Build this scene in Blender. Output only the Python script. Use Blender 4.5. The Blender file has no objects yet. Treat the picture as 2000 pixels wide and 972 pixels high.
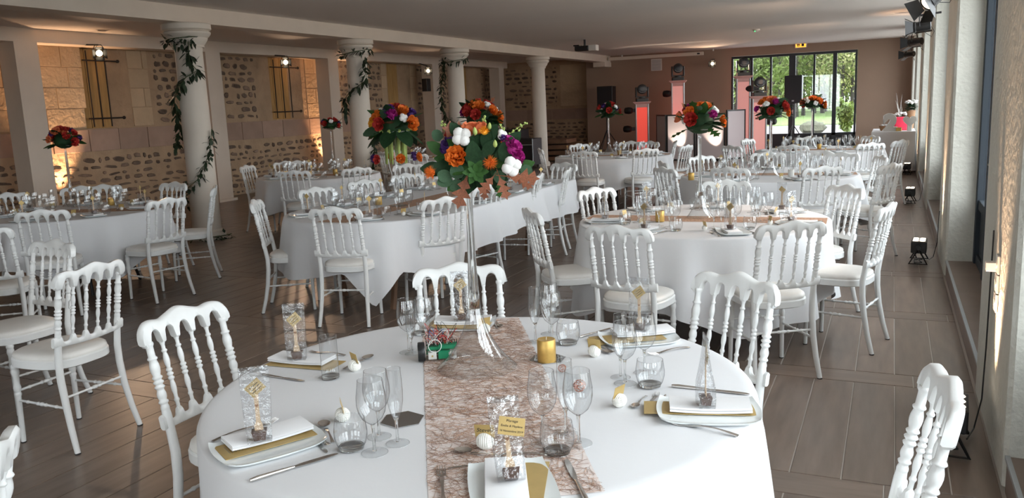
import bpy, math, random
from math import sin, cos, pi, radians as R, sqrt, hypot, atan2, exp
from mathutils import Vector, Matrix
random.seed(7)
scene = bpy.context.scene
COL = scene.collection

# ------------------------------------------------------------------ camera
YAW, PITCH, ROLL, FPX, EYE = 0.43315778, 0.17227872, -0.04080193, 1612.261, 1.6
_f = Vector((-sin(YAW)*cos(PITCH), cos(YAW)*cos(PITCH), -sin(PITCH)))
_r = Vector((cos(YAW), sin(YAW), 0)); _u = _r.cross(_f)
_r2 = cos(ROLL)*_r + sin(ROLL)*_u; _u2 = -sin(ROLL)*_r + cos(ROLL)*_u
cam_d = bpy.data.cameras.new('camera'); cam = bpy.data.objects.new('camera', cam_d); COL.objects.link(cam)
cam.matrix_world = Matrix(((_r2.x, _u2.x, -_f.x, 0), (_r2.y, _u2.y, -_f.y, 0), (_r2.z, _u2.z, -_f.z, EYE), (0, 0, 0, 1)))
cam_d.sensor_fit = 'HORIZONTAL'; cam_d.sensor_width = 36; cam_d.lens = FPX/2000*36; cam_d.clip_end = 400; cam_d.clip_start = .05
scene.camera = cam
def ray(px, py): return _r2*((px-1000)/FPX) - _u2*((py-486)/FPX) + _f
def at(px, py, z=0.0):
    d = ray(px, py); t = (z-EYE)/d.z; return Vector((d.x*t, d.y*t, z))
def atY(px, py, Y):
    d = ray(px, py); t = Y/d.y; return Vector((d.x*t, Y, EYE+d.z*t))
def atX(px, py, X):
    d = ray(px, py); t = X/d.x; return Vector((X, d.y*t, EYE+d.z*t))

# ------------------------------------------------------------------ view and world
scene.view_settings.view_transform = 'Standard'; scene.view_settings.look = 'None'
scene.view_settings.gamma = 1; scene.view_settings.use_curve_mapping = False
scene.view_settings.exposure = 0.0
cy = scene.cycles
cy.max_bounces = 8; cy.diffuse_bounces = 5; cy.glossy_bounces = 3; cy.transmission_bounces = 6
cy.transparent_max_bounces = 24; cy.caustics_reflective = False; cy.caustics_refractive = False
cy.sample_clamp_indirect = 4; cy.use_denoising = True; cy.use_adaptive_sampling = True; cy.adaptive_threshold = 0.02
SKY = 9.5
W_ = bpy.data.worlds.new('overcast_sky'); scene.world = W_; W_.use_nodes = True
nt = W_.node_tree; nt.nodes.clear()
o_ = nt.nodes.new('ShaderNodeOutputWorld'); bg = nt.nodes.new('ShaderNodeBackground')
tc = nt.nodes.new('ShaderNodeTexCoord'); sx = nt.nodes.new('ShaderNodeSeparateXYZ'); rp = nt.nodes.new('ShaderNodeValToRGB')
nz_ = nt.nodes.new('ShaderNodeTexNoise'); nz_.inputs['Scale'].default_value = 2.2; nz_.inputs['Detail'].default_value = 4
mx = nt.nodes.new('ShaderNodeMix'); mx.data_type = 'RGBA'; mx.blend_type = 'MULTIPLY'; mx.inputs[0].default_value = .25
nt.links.new(tc.outputs['Generated'], sx.inputs[0]); nt.links.new(sx.outputs['Z'], rp.inputs[0])
rp.color_ramp.elements[0].color = (.93, .96, 1, 1); rp.color_ramp.elements[1].color = (.90, .95, 1, 1); rp.color_ramp.elements[1].position = 1
nt.links.new(tc.outputs['Generated'], nz_.inputs['Vector'])
nt.links.new(rp.outputs[0], mx.inputs[6]); nt.links.new(nz_.outputs['Fac'], mx.inputs[7]); nt.links.new(mx.outputs[2], bg.inputs[0])
bg.inputs[1].default_value = SKY; nt.links.new(bg.outputs[0], o_.inputs[0])

def area_portal(name, loc, rot, sx_, sy_):
    l = bpy.data.lights.new(name, 'AREA'); l.shape = 'RECTANGLE'; l.size = sx_; l.size_y = sy_; l.cycles.is_portal = True
    o = bpy.data.objects.new(name, l); COL.objects.link(o); o.location = loc; o.rotation_euler = rot; return o
def spot(name, loc, target, watt, ang, blend=.5, col=(1, .62, .36), size=.04):
    l = bpy.data.lights.new(name, 'SPOT'); l.energy = watt; l.spot_size = R(ang); l.spot_blend = blend; l.color = col; l.shadow_soft_size = size
    o = bpy.data.objects.new(name, l); COL.objects.link(o); o.location = loc
    o.rotation_euler = (Vector(target)-Vector(loc)).to_track_quat('-Z', 'Y').to_euler(); return o

# ------------------------------------------------------------------ materials
def mat(name, col, rough=.5, metal=0, var=0, vscale=8, bump=0, bscale=40, bdist=.01, spec=.5, coat=0, emit=0, vcol=None, coord='Object', stretch=None, detail=4, alpha=1, trans=0, sub=0):
    m = bpy.data.materials.new(name); m.use_nodes = True; t = m.node_tree; b = t.nodes['Principled BSDF']
    c = (*col, 1)
    b.inputs['Base Color'].default_value = c; b.inputs['Roughness'].default_value = rough; b.inputs['Metallic'].default_value = metal
    b.inputs['Specular IOR Level'].default_value = spec; b.inputs['Coat Weight'].default_value = coat
    if alpha < 1: b.inputs['Alpha'].default_value = alpha
    if trans: b.inputs['Transmission Weight'].default_value = trans
    if emit: b.inputs['Emission Color'].default_value = c; b.inputs['Emission Strength'].default_value = emit
    src = None
    if var or bump:
        tcn = t.nodes.new('ShaderNodeTexCoord'); src = tcn.outputs['Object' if coord == 'World' else coord]
        if coord == 'World':
            ge = t.nodes.new('ShaderNodeNewGeometry'); oi = t.nodes.new('ShaderNodeObjectInfo'); va = t.nodes.new('ShaderNodeVectorMath'); va.operation = 'MULTIPLY_ADD'
            cb = t.nodes.new('ShaderNodeCombineXYZ'); sm = t.nodes.new('ShaderNodeMath'); sm.operation = 'ADD'
            t.links.new(oi.outputs['Random'], sm.inputs[0]); t.links.new(ge.outputs['Random Per Island'], sm.inputs[1])
            for q in range(3): t.links.new(sm.outputs[0], cb.inputs[q])
            va.inputs[1].default_value = (31, 47, 13); t.links.new(cb.outputs[0], va.inputs[0]); t.links.new(ge.outputs['Position'], va.inputs[2]); src = va.outputs[0]
        if stretch:
            mp = t.nodes.new('ShaderNodeMapping'); mp.inputs['Scale'].default_value = stretch; t.links.new(src, mp.inputs[0]); src = mp.outputs[0]
    if var:
        n = t.nodes.new('ShaderNodeTexNoise'); n.inputs['Scale'].default_value = vscale; n.inputs['Detail'].default_value = detail
        t.links.new(src, n.inputs['Vector'])
        cr = t.nodes.new('ShaderNodeValToRGB'); t.links.new(n.outputs['Fac'], cr.inputs[0])
        d = vcol or tuple(x*(1-var) for x in col)
        cr.color_ramp.elements[0].position = .3; cr.color_ramp.elements[1].position = .7
        cr.color_ramp.elements[0].color = (*d, 1); cr.color_ramp.elements[1].color = c
        t.links.new(cr.outputs[0], b.inputs['Base Color'])
    if bump:
        n = t.nodes.new('ShaderNodeTexNoise'); n.inputs['Scale'].default_value = bscale; n.inputs['Detail'].default_value = 6
        t.links.new(src, n.inputs['Vector'])
        bp = t.nodes.new('ShaderNodeBump'); bp.inputs['Strength'].default_value = bump; bp.inputs['Distance'].default_value = bdist
        t.links.new(n.outputs['Fac'], bp.inputs['Height']); t.links.new(bp.outputs[0], b.inputs['Normal'])
    return m
def objvar(m, amt=.35):   # random brightness per object
    t = m.node_tree; b = t.nodes['Principled BSDF']; oi = t.nodes.new('ShaderNodeObjectInfo')
    ge = t.nodes.new('ShaderNodeNewGeometry'); ad = t.nodes.new('ShaderNodeMath'); ad.operation = 'ADD'; fr = t.nodes.new('ShaderNodeMath'); fr.operation = 'FRACT'
    t.links.new(oi.outputs['Random'], ad.inputs[0]); t.links.new(ge.outputs['Random Per Island'], ad.inputs[1]); t.links.new(ad.outputs[0], fr.inputs[0])
    hs = t.nodes.new('ShaderNodeHueSaturation'); mr = t.nodes.new('ShaderNodeMapRange')
    mr.inputs['To Min'].default_value = 1-amt; mr.inputs['To Max'].default_value = 1+amt
    t.links.new(fr.outputs[0], mr.inputs[0]); t.links.new(mr.outputs[0], hs.inputs['Value'])
    if b.inputs['Base Color'].is_linked:
        l = b.inputs['Base Color'].links[0]; t.links.new(l.from_socket, hs.inputs['Color'])
    else: hs.inputs['Color'].default_value = b.inputs['Base Color'].default_value
    t.links.new(hs.outputs[0], b.inputs['Base Color']); return m
def thin_glass(name, tint=(.97, .98, .985), ior=1.5, boost=1.6, rough=.02, edge=.25, bump=0, bscale=30):
    m = bpy.data.materials.new(name); m.use_nodes = True; t = m.node_tree; t.nodes.clear()
    o = t.nodes.new('ShaderNodeOutputMaterial'); mixn = t.nodes.new('ShaderNodeMixShader')
    tr = t.nodes.new('ShaderNodeBsdfTransparent'); gl = t.nodes.new('ShaderNodeBsdfGlossy'); gl.inputs['Roughness'].default_value = rough
    lw = t.nodes.new('ShaderNodeLayerWeight'); lw.inputs['Blend'].default_value = .5
    cr = t.nodes.new('ShaderNodeValToRGB'); cr.color_ramp.elements[0].color = (*tint, 1)
    cr.color_ramp.elements[0].position = .62; cr.color_ramp.elements[1].color = (1-edge, 1-edge, 1-edge*.95, 1); cr.color_ramp.elements[1].position = .95
    t.links.new(lw.outputs['Facing'], cr.inputs[0]); t.links.new(cr.outputs[0], tr.inputs[0])
    pw = t.nodes.new('ShaderNodeMath'); pw.operation = 'POWER'; pw.inputs[1].default_value = 3.0; t.links.new(lw.outputs['Facing'], pw.inputs[0])
    mu = t.nodes.new('ShaderNodeMath'); mu.operation = 'MULTIPLY_ADD'; mu.use_clamp = True; mu.inputs[1].default_value = .55*boost/1.6; mu.inputs[2].default_value = .085*boost
    t.links.new(pw.outputs[0], mu.inputs[0]); t.links.new(mu.outputs[0], mixn.inputs[0])
    t.links.new(tr.outputs[0], mixn.inputs[1]); t.links.new(gl.outputs[0], mixn.inputs[2]); t.links.new(mixn.outputs[0], o.inputs[0])
    if bump:
        n = t.nodes.new('ShaderNodeTexNoise'); n.inputs['Scale'].default_value = bscale; n.inputs['Detail'].default_value = 3
        tcn = t.nodes.new('ShaderNodeTexCoord'); t.links.new(tcn.outputs['Object'], n.inputs['Vector'])
        bp = t.nodes.new('ShaderNodeBump'); bp.inputs['Strength'].default_value = bump; bp.inputs['Distance'].default_value = .02
        t.links.new(n.outputs['Fac'], bp.inputs['Height']); t.links.new(bp.outputs[0], gl.inputs['Normal']); t.links.new(bp.outputs[0], lw.inputs['Normal'])
    return m
M = {}
M['paint'] = mat('white_paint', (.84, .85, .84), .28, spec=.5, var=.05, vscale=6, bump=.06, bscale=60, bdist=.003)
M['seat'] = mat('white_vinyl', (.86, .84, .80), .45, var=.06, vscale=10, bump=.1, bscale=200, bdist=.002)
M['rubber'] = mat('black_rubber', (.02, .02, .02), .7)
M['cloth'] = mat('white_linen', (.78, .785, .80), .85, bump=.25, bscale=7, bdist=.012, spec=.15)
M['napkin'] = mat('white_napkin', (.88, .88, .89), .85, bump=.2, bscale=30, bdist=.004, spec=.15)
M['porcelain'] = mat('porcelain', (.82, .86, .86), .12, spec=.6)
M['gold_card'] = mat('gold_card', (.60, .43, .17), .38, metal=.35, var=.1, vscale=20)
M['gold_wax'] = mat('gold_wax', (.68, .43, .12), .38, metal=.55, var=.2, vscale=40, bump=.15, bscale=120, bdist=.002)
M['white_wax'] = mat('white_wax', (.85, .84, .80), .5)
M['steel'] = mat('steel', (.72, .69, .66), .2, metal=1, bump=.02, bscale=10)
M['chrome'] = mat('chrome', (.75, .74, .73), .08, metal=1)
M['mirror'] = mat('mirror', (.6, .6, .6), .03, metal=1)
M['glass'] = thin_glass('thin_glass', edge=.6)
M['footglass'] = thin_glass('foot_glass', edge=.12, boost=.7)
M['solidglass'] = mat('solid_glass', (.97, .985, .98), .02, trans=1, spec=.5)
M['pane'] = thin_glass('window_pane', tint=(.95, .97, .97), boost=1, edge=.1)
M['crystal'] = thin_glass('vase_glass', edge=.42, boost=1.9, bump=.15, bscale=18)
M['film'] = thin_glass('cellophane', tint=(.96, .97, .98), ior=1.5, boost=1.6, rough=.07, edge=.2, bump=.9, bscale=45)
M['choc'] = mat('chocolate', (.085, .04, .028), .42)
M['wood'] = mat('pale_wood', (.72, .52, .33), .6, var=.12, vscale=30, stretch=(1, 1, 8))
M['burn'] = mat('burnt_mark', (.35, .16, .07), .7)
M['ink'] = mat('ink', (.02, .02, .02), .6)
M['greyink'] = mat('grey_ink', (.30, .27, .20), .6)
M['rope'] = mat('white_cord', (.86, .85, .80), .7, bump=.1, bscale=200, bdist=.001)
M['fibre'] = mat('copper_fibre', (.47, .30, .21), .6, spec=.3)
M['fibre2'] = mat('brown_fibre', (.28, .16, .12), .6, spec=.3)
M['copper'] = mat('copper_wire', (.62, .22, .12), .3, metal=1)
M['black'] = mat('black_plastic', (.012, .012, .013), .4, bump=.05, bscale=80, bdist=.002)
M['blackmetal'] = mat('black_metal', (.018, .017, .017), .35, metal=.3)
M['darkframe'] = mat('dark_frame', (.022, .024, .028), .4, bump=.1, bscale=20, bdist=.003)
M['blueframe'] = mat('blue_grey_frame', (.018, .027, .037), .7)
M['ceil'] = mat('ceiling_white', (.86, .80, .75), .9, var=.04, vscale=.6, bump=.05, bscale=6, bdist=.01)
M['beam'] = mat('beam_white', (.74, .64, .54), .85, var=.06, vscale=3, bump=.1, bscale=12, bdist=.006)
M['column'] = mat('column_white', (.76, .69, .60), .75, var=.08, vscale=3, bump=.15, bscale=14, bdist=.006)
M['plaster'] = mat('pale_plaster', (.66, .65, .58), .9, var=.10, vscale=2.5, bump=.55, bscale=26, bdist=.02)
M['backwall'] = mat('beige_wall', (.36, .25, .185), .9, var=.07, vscale=1.2, bump=.2, bscale=10, bdist=.01)
M['mortar'] = mat('mortar', (.52, .37, .24), .95, var=.22, vscale=3, bump=.7, bscale=12, bdist=.04)
M['stone'] = objvar(mat('rubble_stone', (.27, .19, .14), .9, var=.5, vscale=7, bump=.6, bscale=30, bdist=.02, coord='World'), .45)
M['ashlar'] = objvar(mat('pale_ashlar', (.62, .46, .30), .9, var=.12, vscale=4, bump=.7, bscale=14, bdist=.03, coord='World'), .07)
M['band'] = objvar(mat('pink_stone_block', (.44, .305, .235), .9, var=.15, vscale=4, bump=.4, bscale=20, bdist=.015, coord='World'), .1)
M['niche'] = mat('ochre_board', (.55, .33, .12), .8, var=.25, vscale=6, stretch=(1, 6, .6))
M['iron'] = mat('wrought_iron', (.03, .022, .02), .6, metal=.4)
M['grout'] = mat('grout', (.48, .44, .40), .9)
M['plank'] = objvar(mat('wood_tile', (.22, .162, .128), .33, var=.38, vscale=2.2, stretch=(9, 1.1, 1), bump=.12, bscale=8, bdist=.003, detail=8, spec=.9, coord='World', ), .13)
M['plankx'] = objvar(mat('wood_tile_cross', (.22, .162, .128), .33, var=.38, vscale=2.2, stretch=(1.1, 9, 1), bump=.12, bscale=8, bdist=.003, detail=8, spec=.9, coord='World', ), .13)
M['step'] = mat('step_tile', (.27, .20, .16), .45, var=.25, vscale=3, bump=.1, bscale=20, bdist=.004)
M['trimalu'] = mat('grey_trim', (.42, .44, .45), .4, metal=.4)
M['orange'] = mat('orange_petal', (.80, .18, .02), .6, var=.25, vscale=14, spec=.3)
M['coral'] = mat('coral_petal', (.82, .22, .09), .6, var=.2, vscale=12, spec=.3)
M['red'] = mat('red_petal', (.55, .04, .03), .6, var=.3, vscale=12, spec=.3)
M['yellowo'] = mat('yellow_orange_petal', (.85, .36, .02), .6)
M['magenta'] = mat('magenta_petal', (.42, .01, .22), .65, var=.3, vscale=14)
M['purple'] = mat('purple_petal', (.09, .03, .20), .65, var=.3, vscale=14)
M['cotton'] = mat('cotton', (.86, .85, .82), .95, bump=.4, bscale=30, bdist=.01)
M['husk'] = mat('brown_husk', (.10, .03, .02), .8)
M['leaf'] = mat('green_leaf', (.045, .12, .028), .6, spec=.2, var=.3, vscale=10)
M['darkleaf'] = mat('dark_leaf', (.02, .058, .022), .6, spec=.2, var=.35, vscale=9)
M['euca'] = mat('eucalyptus_leaf', (.065, .13, .07), .7, spec=.2, var=.2, vscale=8)
M['bud'] = mat('lime_bud', (.36, .45, .12), .6)
M['oak'] = mat('brown_oak_leaf', (.30, .085, .035), .6, var=.5, vscale=20, vcol=(.14, .05, .02))
M['garland'] = mat('garland_leaf', (.030, .055, .025), .5, var=.4, vscale=10)
M['stem'] = mat('green_stem', (.07, .10, .04), .6)
M['white_fabric'] = mat('stretch_white', (.62, .56, .58), .8)
M['redlit'] = mat('backlit_red_fabric', (.95, .10, .07), .6, emit=.55)
M['pinklit'] = mat('backlit_pink_fabric', (.90, .42, .38), .6, emit=.32)
M['pinktop'] = mat('pink_fabric', (.72, .45, .42), .8)
M['lens'] = mat('lit_lens', (1, .80, .55), .3, emit=5)
M['lens_dim'] = mat('warm_lens', (1, .72, .45), .3, emit=2.5)
M['led'] = mat('led_glass', (1, .85, .68), .3, emit=4)
M['darklens'] = mat('dark_lens', (.02, .022, .03), .25, spec=.4)
M['exit'] = mat('exit_glow', (1, .45, .05), .4, emit=1.5)
M['whiteplastic'] = mat('white_plastic', (.70, .68, .64), .45)
M['green_glow'] = mat('green_led', (.15, .8, .3), .4, emit=1)
M['pcb'] = mat('green_board', (.01, .22, .10), .4)
for _n, _c in (('wred', (.6, .03, .02)), ('wblack', (.01, .01, .01)), ('wwhite', (.85, .85, .82)), ('wblue', (.05, .12, .4))): M[_n] = mat(_n+'_wire', _c, .4)
M['tablewood'] = mat('table_wood', (.22, .12, .07), .5, var=.3, vscale=6, stretch=(1, 8, 1))
M['redthing'] = mat('pink_red_box', (.85, .04, .10), .4)
M['basket'] = mat('wicker', (.35, .20, .10), .7, bump=.6, bscale=60)
M['pot'] = mat('brown_pot', (.33, .18, .09), .6)
M['gravel'] = mat('gravel', (.30, .28, .29), .95, var=.5, vscale=7, bump=.8, bscale=9, bdist=.08, detail=8)
M['lawn'] = mat('lawn', (.12, .19, .04), .9, var=.35, vscale=1.2, detail=8)
M['foliage'] = mat('spring_foliage', (.17, .23, .06), .7, var=.4, vscale=.9)
M['foliage2'] = mat('yellow_foliage', (.27, .28, .10), .7, var=.35, vscale=.9)
M['foliage3'] = mat('dark_foliage', (.09, .14, .05), .7, var=.35, vscale=.9)
M['bark'] = mat('bark', (.03, .027, .02), .9, var=.3, vscale=3)
M['rock'] = mat('grey_rock', (.13, .13, .09), .9, var=.4, vscale=5, bump=.8, bscale=8, bdist=.06)
M['socket'] = mat('socket_plate', (.80, .76, .70), .35)
M['case'] = mat('black_case', (.015, .015, .018), .5)

# ------------------------------------------------------------------ mesh builder
class MB:
    def __init__(s): s.v = []; s.f = []; s.m = []; s.X = Matrix.Identity(4); s.mi = 0
    def add(s, vs, fs):
        n = len(s.v); X = s.X; s.v += [tuple(X @ Vector(p)) for p in vs]; s.f += [tuple(i+n for i in f) for f in fs]; s.m += [s.mi]*len(fs); return s
    def box(s, x0, x1, y0, y1, z0, z1, b=0):
        if b <= 0:
            return s.add([(x, y, z) for z in (z0, z1) for y in (y0, y1) for x in (x0, x1)], [(0, 2, 3, 1), (4, 5, 7, 6), (0, 1, 5, 4), (2, 6, 7, 3), (0, 4, 6, 2), (1, 3, 7, 5)])
        ring = lambda d, z: [(x0+d, y0+d+0, z), (x1-d, y0+d, z), (x1-d, y1-d, z), (x0+d, y1-d, z)]
        def oct_(d, z): e = b; return [(x0+e, y0+d, z), (x1-e, y0+d, z), (x1-d, y0+e, z), (x1-d, y1-e, z), (x1-e, y1-d, z), (x0+e, y1-d, z), (x0+d, y1-e, z), (x0+d, y0+e, z)]
        vs = []; 
        def oct2(i, z): return [(x0+i+b*.6, y0+i, z), (x1-i-b*.6, y0+i, z), (x1-i, y0+i+b*.6, z), (x1-i, y1-i-b*.6, z), (x1-i-b*.6, y1-i, z), (x0+i+b*.6, y1-i, z), (x0+i, y1-i-b*.6, z), (x0+i, y0+i+b*.6, z)]
        for i, z in ((b*.6, z0), (0, z0+b*.6), (0, z1-b*.6), (b*.6, z1)): vs += oct2(i, z)
        fs = [(k*8+j, k*8+(j+1) % 8, k*8+8+(j+1) % 8, k*8+8+j) for k in range(3) for j in range(8)]
        fs += [tuple(range(7, -1, -1)), tuple(range(24, 32))]
        return s.add(vs, fs)
    def lathe(s, prof, n=20, c=(0, 0, 0), cap=True):
        vs = [(c[0]+r*cos(2*pi*k/n), c[1]+r*sin(2*pi*k/n), c[2]+z) for r, z in prof for k in range(n)]
        fs = [(i*n+k, i*n+(k+1) % n, (i+1)*n+(k+1) % n, (i+1)*n+k) for i in range(len(prof)-1) for k in range(n)]
        if cap and prof[0][0] > 1e-4: fs.append(tuple(range(n-1, -1, -1)))
        if cap and prof[-1][0] > 1e-4: fs.append(tuple((len(prof)-1)*n+k for k in range(n)))
        return s.add(vs, fs)
    def tube(s, pts, rad, n=8, cap=True):
        pts = [Vector(p) for p in pts]; m = len(pts)
        rad = rad if isinstance(rad, (list, tuple)) else [rad]*m
        vs = []; prev = None
        for i, p in enumerate(pts):
            t = (pts[min(i+1, m-1)]-pts[max(i-1, 0)])
            t = t.normalized() if t.length > 1e-9 else Vector((0, 0, 1))
            if prev is None:
                a = Vector((0, 1, 0)) if abs(t.y) < .9 else Vector((1, 0, 0)); u = t.cross(a).normalized()
            else: u = (prev-t*prev.dot(t)); u = u.normalized() if u.length > 1e-6 else t.orthogonal().normalized()
            prev = u; w = t.cross(u)
            vs += [tuple(p+(u*cos(2*pi*k/n)+w*sin(2*pi*k/n))*rad[i]) for k in range(n)]
        fs = [(i*n+k, i*n+(k+1) % n, (i+1)*n+(k+1) % n, (i+1)*n+k) for i in range(m-1) for k in range(n)]
        if cap: fs += [tuple(range(n-1, -1, -1)), tuple((m-1)*n+k for k in range(n))]
        return s.add(vs, fs)
    def ball(s, c, r, n=10, m=7, sq=(1, 1, 1), jit=0, rnd=random):
        vs = []; 
        for i in range(1, m):
            for k in range(n):
                a = pi*i/m; q = 1+jit*(rnd.random()-.5); vs.append((c[0]+r*q*sq[0]*sin(a)*cos(2*pi*k/n), c[1]+r*q*sq[1]*sin(a)*sin(2*pi*k/n), c[2]+r*q*sq[2]*cos(a)))
        vs += [(c[0], c[1], c[2]+r*sq[2]), (c[0], c[1], c[2]-r*sq[2])]; T = len(vs)-2
        fs = [((i)*n+k, (i+1)*n+k, (i+1)*n+(k+1) % n, i*n+(k+1) % n) for i in range(m-2) for k in range(n)]
        fs += [(T, k, (k+1) % n) for k in range(n)] + [(T+1, (m-2)*n+(k+1) % n, (m-2)*n+k) for k in range(n)]
        return s.add(vs, fs)
    def prism(s, out, z0, z1, cap=True):
        n = len(out); vs = [(x, y, z0) for x, y in out]+[(x, y, z1) for x, y in out]
        fs = [(k, (k+1) % n, n+(k+1) % n, n+k) for k in range(n)]
        if cap: fs += [tuple(range(n-1, -1, -1)), tuple(range(n, 2*n))]
        return s.add(vs, fs)
    def build(s, name, m, parent=None, smooth=35, kind=None, label=None, loc=None, rot=None):
        me = bpy.data.meshes.new(name); me.from_pydata(s.v, [], s.f)
        for q in (m if isinstance(m, (list, tuple)) else [m]): me.materials.append(M[q] if isinstance(q, str) else q)
        if any(s.m): me.polygons.foreach_set('material_index', s.m)
        if smooth: 
            me.polygons.foreach_set('use_smooth', [True]*len(me.polygons)); me.set_sharp_from_angle(angle=R(smooth))
        me.update()
        return link(name, me, parent, kind, label, loc, rot)
KIDS = {}
def link(name, me, parent=None, kind=None, label=None, loc=None, rot=None, scale=None):
    o = bpy.data.objects.new(name, me); COL.objects.link(o)
    if parent: o.parent = parent; KIDS.setdefault(parent.name, []).append(o)
    if kind: o['kind'] = kind
    if label: o['label'] = label
    if loc is not None: o.location = loc
    if rot is not None: o.rotation_euler = rot
    if scale is not None: o.scale = scale if hasattr(scale, '__len__') else (scale,)*3
    return o
def tag(o, label, cat, group=None):
    o['label'] = label; o['category'] = cat
    if group: o['group'] = group
    return o
def thing(name, label, cat, loc=(0, 0, 0), rz=0, group=None, rot=None):
    o = bpy.data.objects.new(name, None); COL.objects.link(o); o.empty_display_size = .05
    o.location = loc; o.rotation_euler = rot if rot is not None else (0, 0, rz); return tag(o, label, cat, group)
def strip_tags(o):
    for k in ('label', 'category', 'group'):
        if k in o: del o[k]
def copy_tree(o, parent=None):
    c = o.copy(); COL.objects.link(c)
    if parent: c.parent = parent
    for ch in KIDS.get(o.name, ()): copy_tree(ch, c)
    return c
class Proto:
    """first use takes the prototype itself, later uses copy the tree"""
    def __init__(s, maker): s.maker = maker; s.o = None
    def put(s, loc, rot, label, cat, group=None, scale=None):
        if s.o is None: s.o = s.maker(); o = s.o
        else: o = copy_tree(s.o)
        o.location = loc; o.rotation_euler = rot if hasattr(rot, '__len__') else (0, 0, rot)
        o.scale = (1, 1, 1) if scale is None else (scale if hasattr(scale, '__len__') else (scale,)*3)
        if 'group' in o: del o['group']
        return tag(o, label, cat, group)
def E(name):
    o = bpy.data.objects.new(name, None); COL.objects.link(o); o.empty_display_size = .05; return o

# ================================================================== SETTING
def struct(name, mb, m, parent=None, smooth=30, **k): return mb.build(name, m, parent, smooth, kind='structure' if parent is None else None, **k)
PIERS = [(-5.2, -4.2), (-0.9, 0.35), (3.6, 4.8), (7.8, 8.98), (12.15, 13.4), (16.4, 17.7), (20.9, 22.1), (25.1, 25.75)]
XW, XL, YB, ZC = .45, -12.3, 25.7, 3.0
fl = struct('floor', MB().box(XL-.3, 1.0, -5.3, 26.6, -.12, -.004), 'grout')
def proj(p):
    d = Vector(p)-Vector((0, 0, EYE)); z = d.dot(_f)
    if z < .3: return None
    return (1000+FPX*d.dot(_r2)/z, 486-FPX*d.dot(_u2)/z, z)
cells = []; g = .003
for k in range(-5, 16):
    y0 = 3.505+1.4925*k
    if y0 > 26: break
    x = .063+.2067*2
    while x > XL:
        a, b = max(x-.2067, XL), min(x, XW)
        if b > a+.02: cells.append((a, b, y0, min(y0+1.29, 26.2), 0))
        x -= .2067
    x = .45; x -= random.random()*.8
    xe = XW
    while xe > XL:
        cells.append((max(x, XL), xe, y0+1.29, min(y0+1.4925, 26.2), 1)); xe = x; x -= 1.24
def plank_mb(w, l):
    q = .0015
    return MB().add([(-w/2, -l/2, -.006), (w/2, -l/2, -.006), (w/2, l/2, -.006), (-w/2, l/2, -.006), (-w/2, -l/2, -q), (w/2, -l/2, -q), (w/2, l/2, -q), (-w/2, l/2, -q),
                     (-w/2+q, -l/2+q, 0), (w/2-q, -l/2+q, 0), (w/2-q, l/2-q, 0), (-w/2+q, l/2-q, 0)],
                    [(0, 1, 5, 4), (1, 2, 6, 5), (2, 3, 7, 6), (3, 0, 4, 7), (4, 5, 9, 8), (5, 6, 10, 9), (6, 7, 11, 10), (7, 4, 8, 11), (8, 9, 10, 11)])
vis = []
for c in cells:
    p = [proj(((c[0]+c[1])/2, yy, 0)) for yy in (c[2], (c[2]+c[3])/2, c[3])]
    ok = any(q and -60 < q[0] < 2060 and 200 < q[1] < 1010 for q in p)
    vis.append((p[1][2] if ok and p[1] else 99, c))
vis.sort(key=lambda t: t[0])
pm = {}
far = {0: MB(), 1: MB()}
for i, (d, (x0, x1, y0, y1, kind)) in enumerate(vis):
    w, l = x1-x0-2*g, y1-y0-2*g
    if w <= .01 or l <= .01: continue
    if i < 300 and d < 90:
        key = (round(w, 3), round(l, 3), kind)
        if key not in pm:
            o = plank_mb(w, l).build('plank', 'plankx' if kind else 'plank', fl, 0); pm[key] = o.data
        else: o = link('plank', pm[key], fl)
        o.location = ((x0+x1)/2, (y0+y1)/2, 0)
    else:
        m_ = far[kind]; m_.X = Matrix.Translation(((x0+x1)/2, (y0+y1)/2, 0)); t_ = plank_mb(w, l); m_.add(t_.v, t_.f)
far[0].build('planking', 'plank', fl, 0, kind='stuff'); far[1].build('cross_planking', 'plankx', fl, 0, kind='stuff')

struct('ceiling', MB().box(XL-.5, 1.1, -5.3, 26.7, ZC, ZC+.15), 'ceil')
struct('trim_1', MB().box(-8.52, -8.18, -5.2, YB, 2.8, ZC), 'beam')
struct('trim_2', MB().box(-8.54, -8.16, 25.05, YB, 2.66, 2.8), 'beam')
struct('trim_3', MB().box(-11.96, -11.6, -5.2, 25.0, 2.8, ZC).box(-12.3, -11.6, 25.0, 25.3, 2.8, ZC), 'beam')
struct('trim_4', MB().box(-12.3, -12.17, -5.2, 26.2, 2.86, ZC), 'beam')
for i, y in enumerate((8.58, 12.3, 16.0, 20.7, 25.0)):
    struct('trim_%d' % (5+i), MB().box(-11.95, -11.6, y-.37, y, 0, 2.8).box(-12.1, -11.55, y-.42, y+.05, 0, .05), 'beam')
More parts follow.
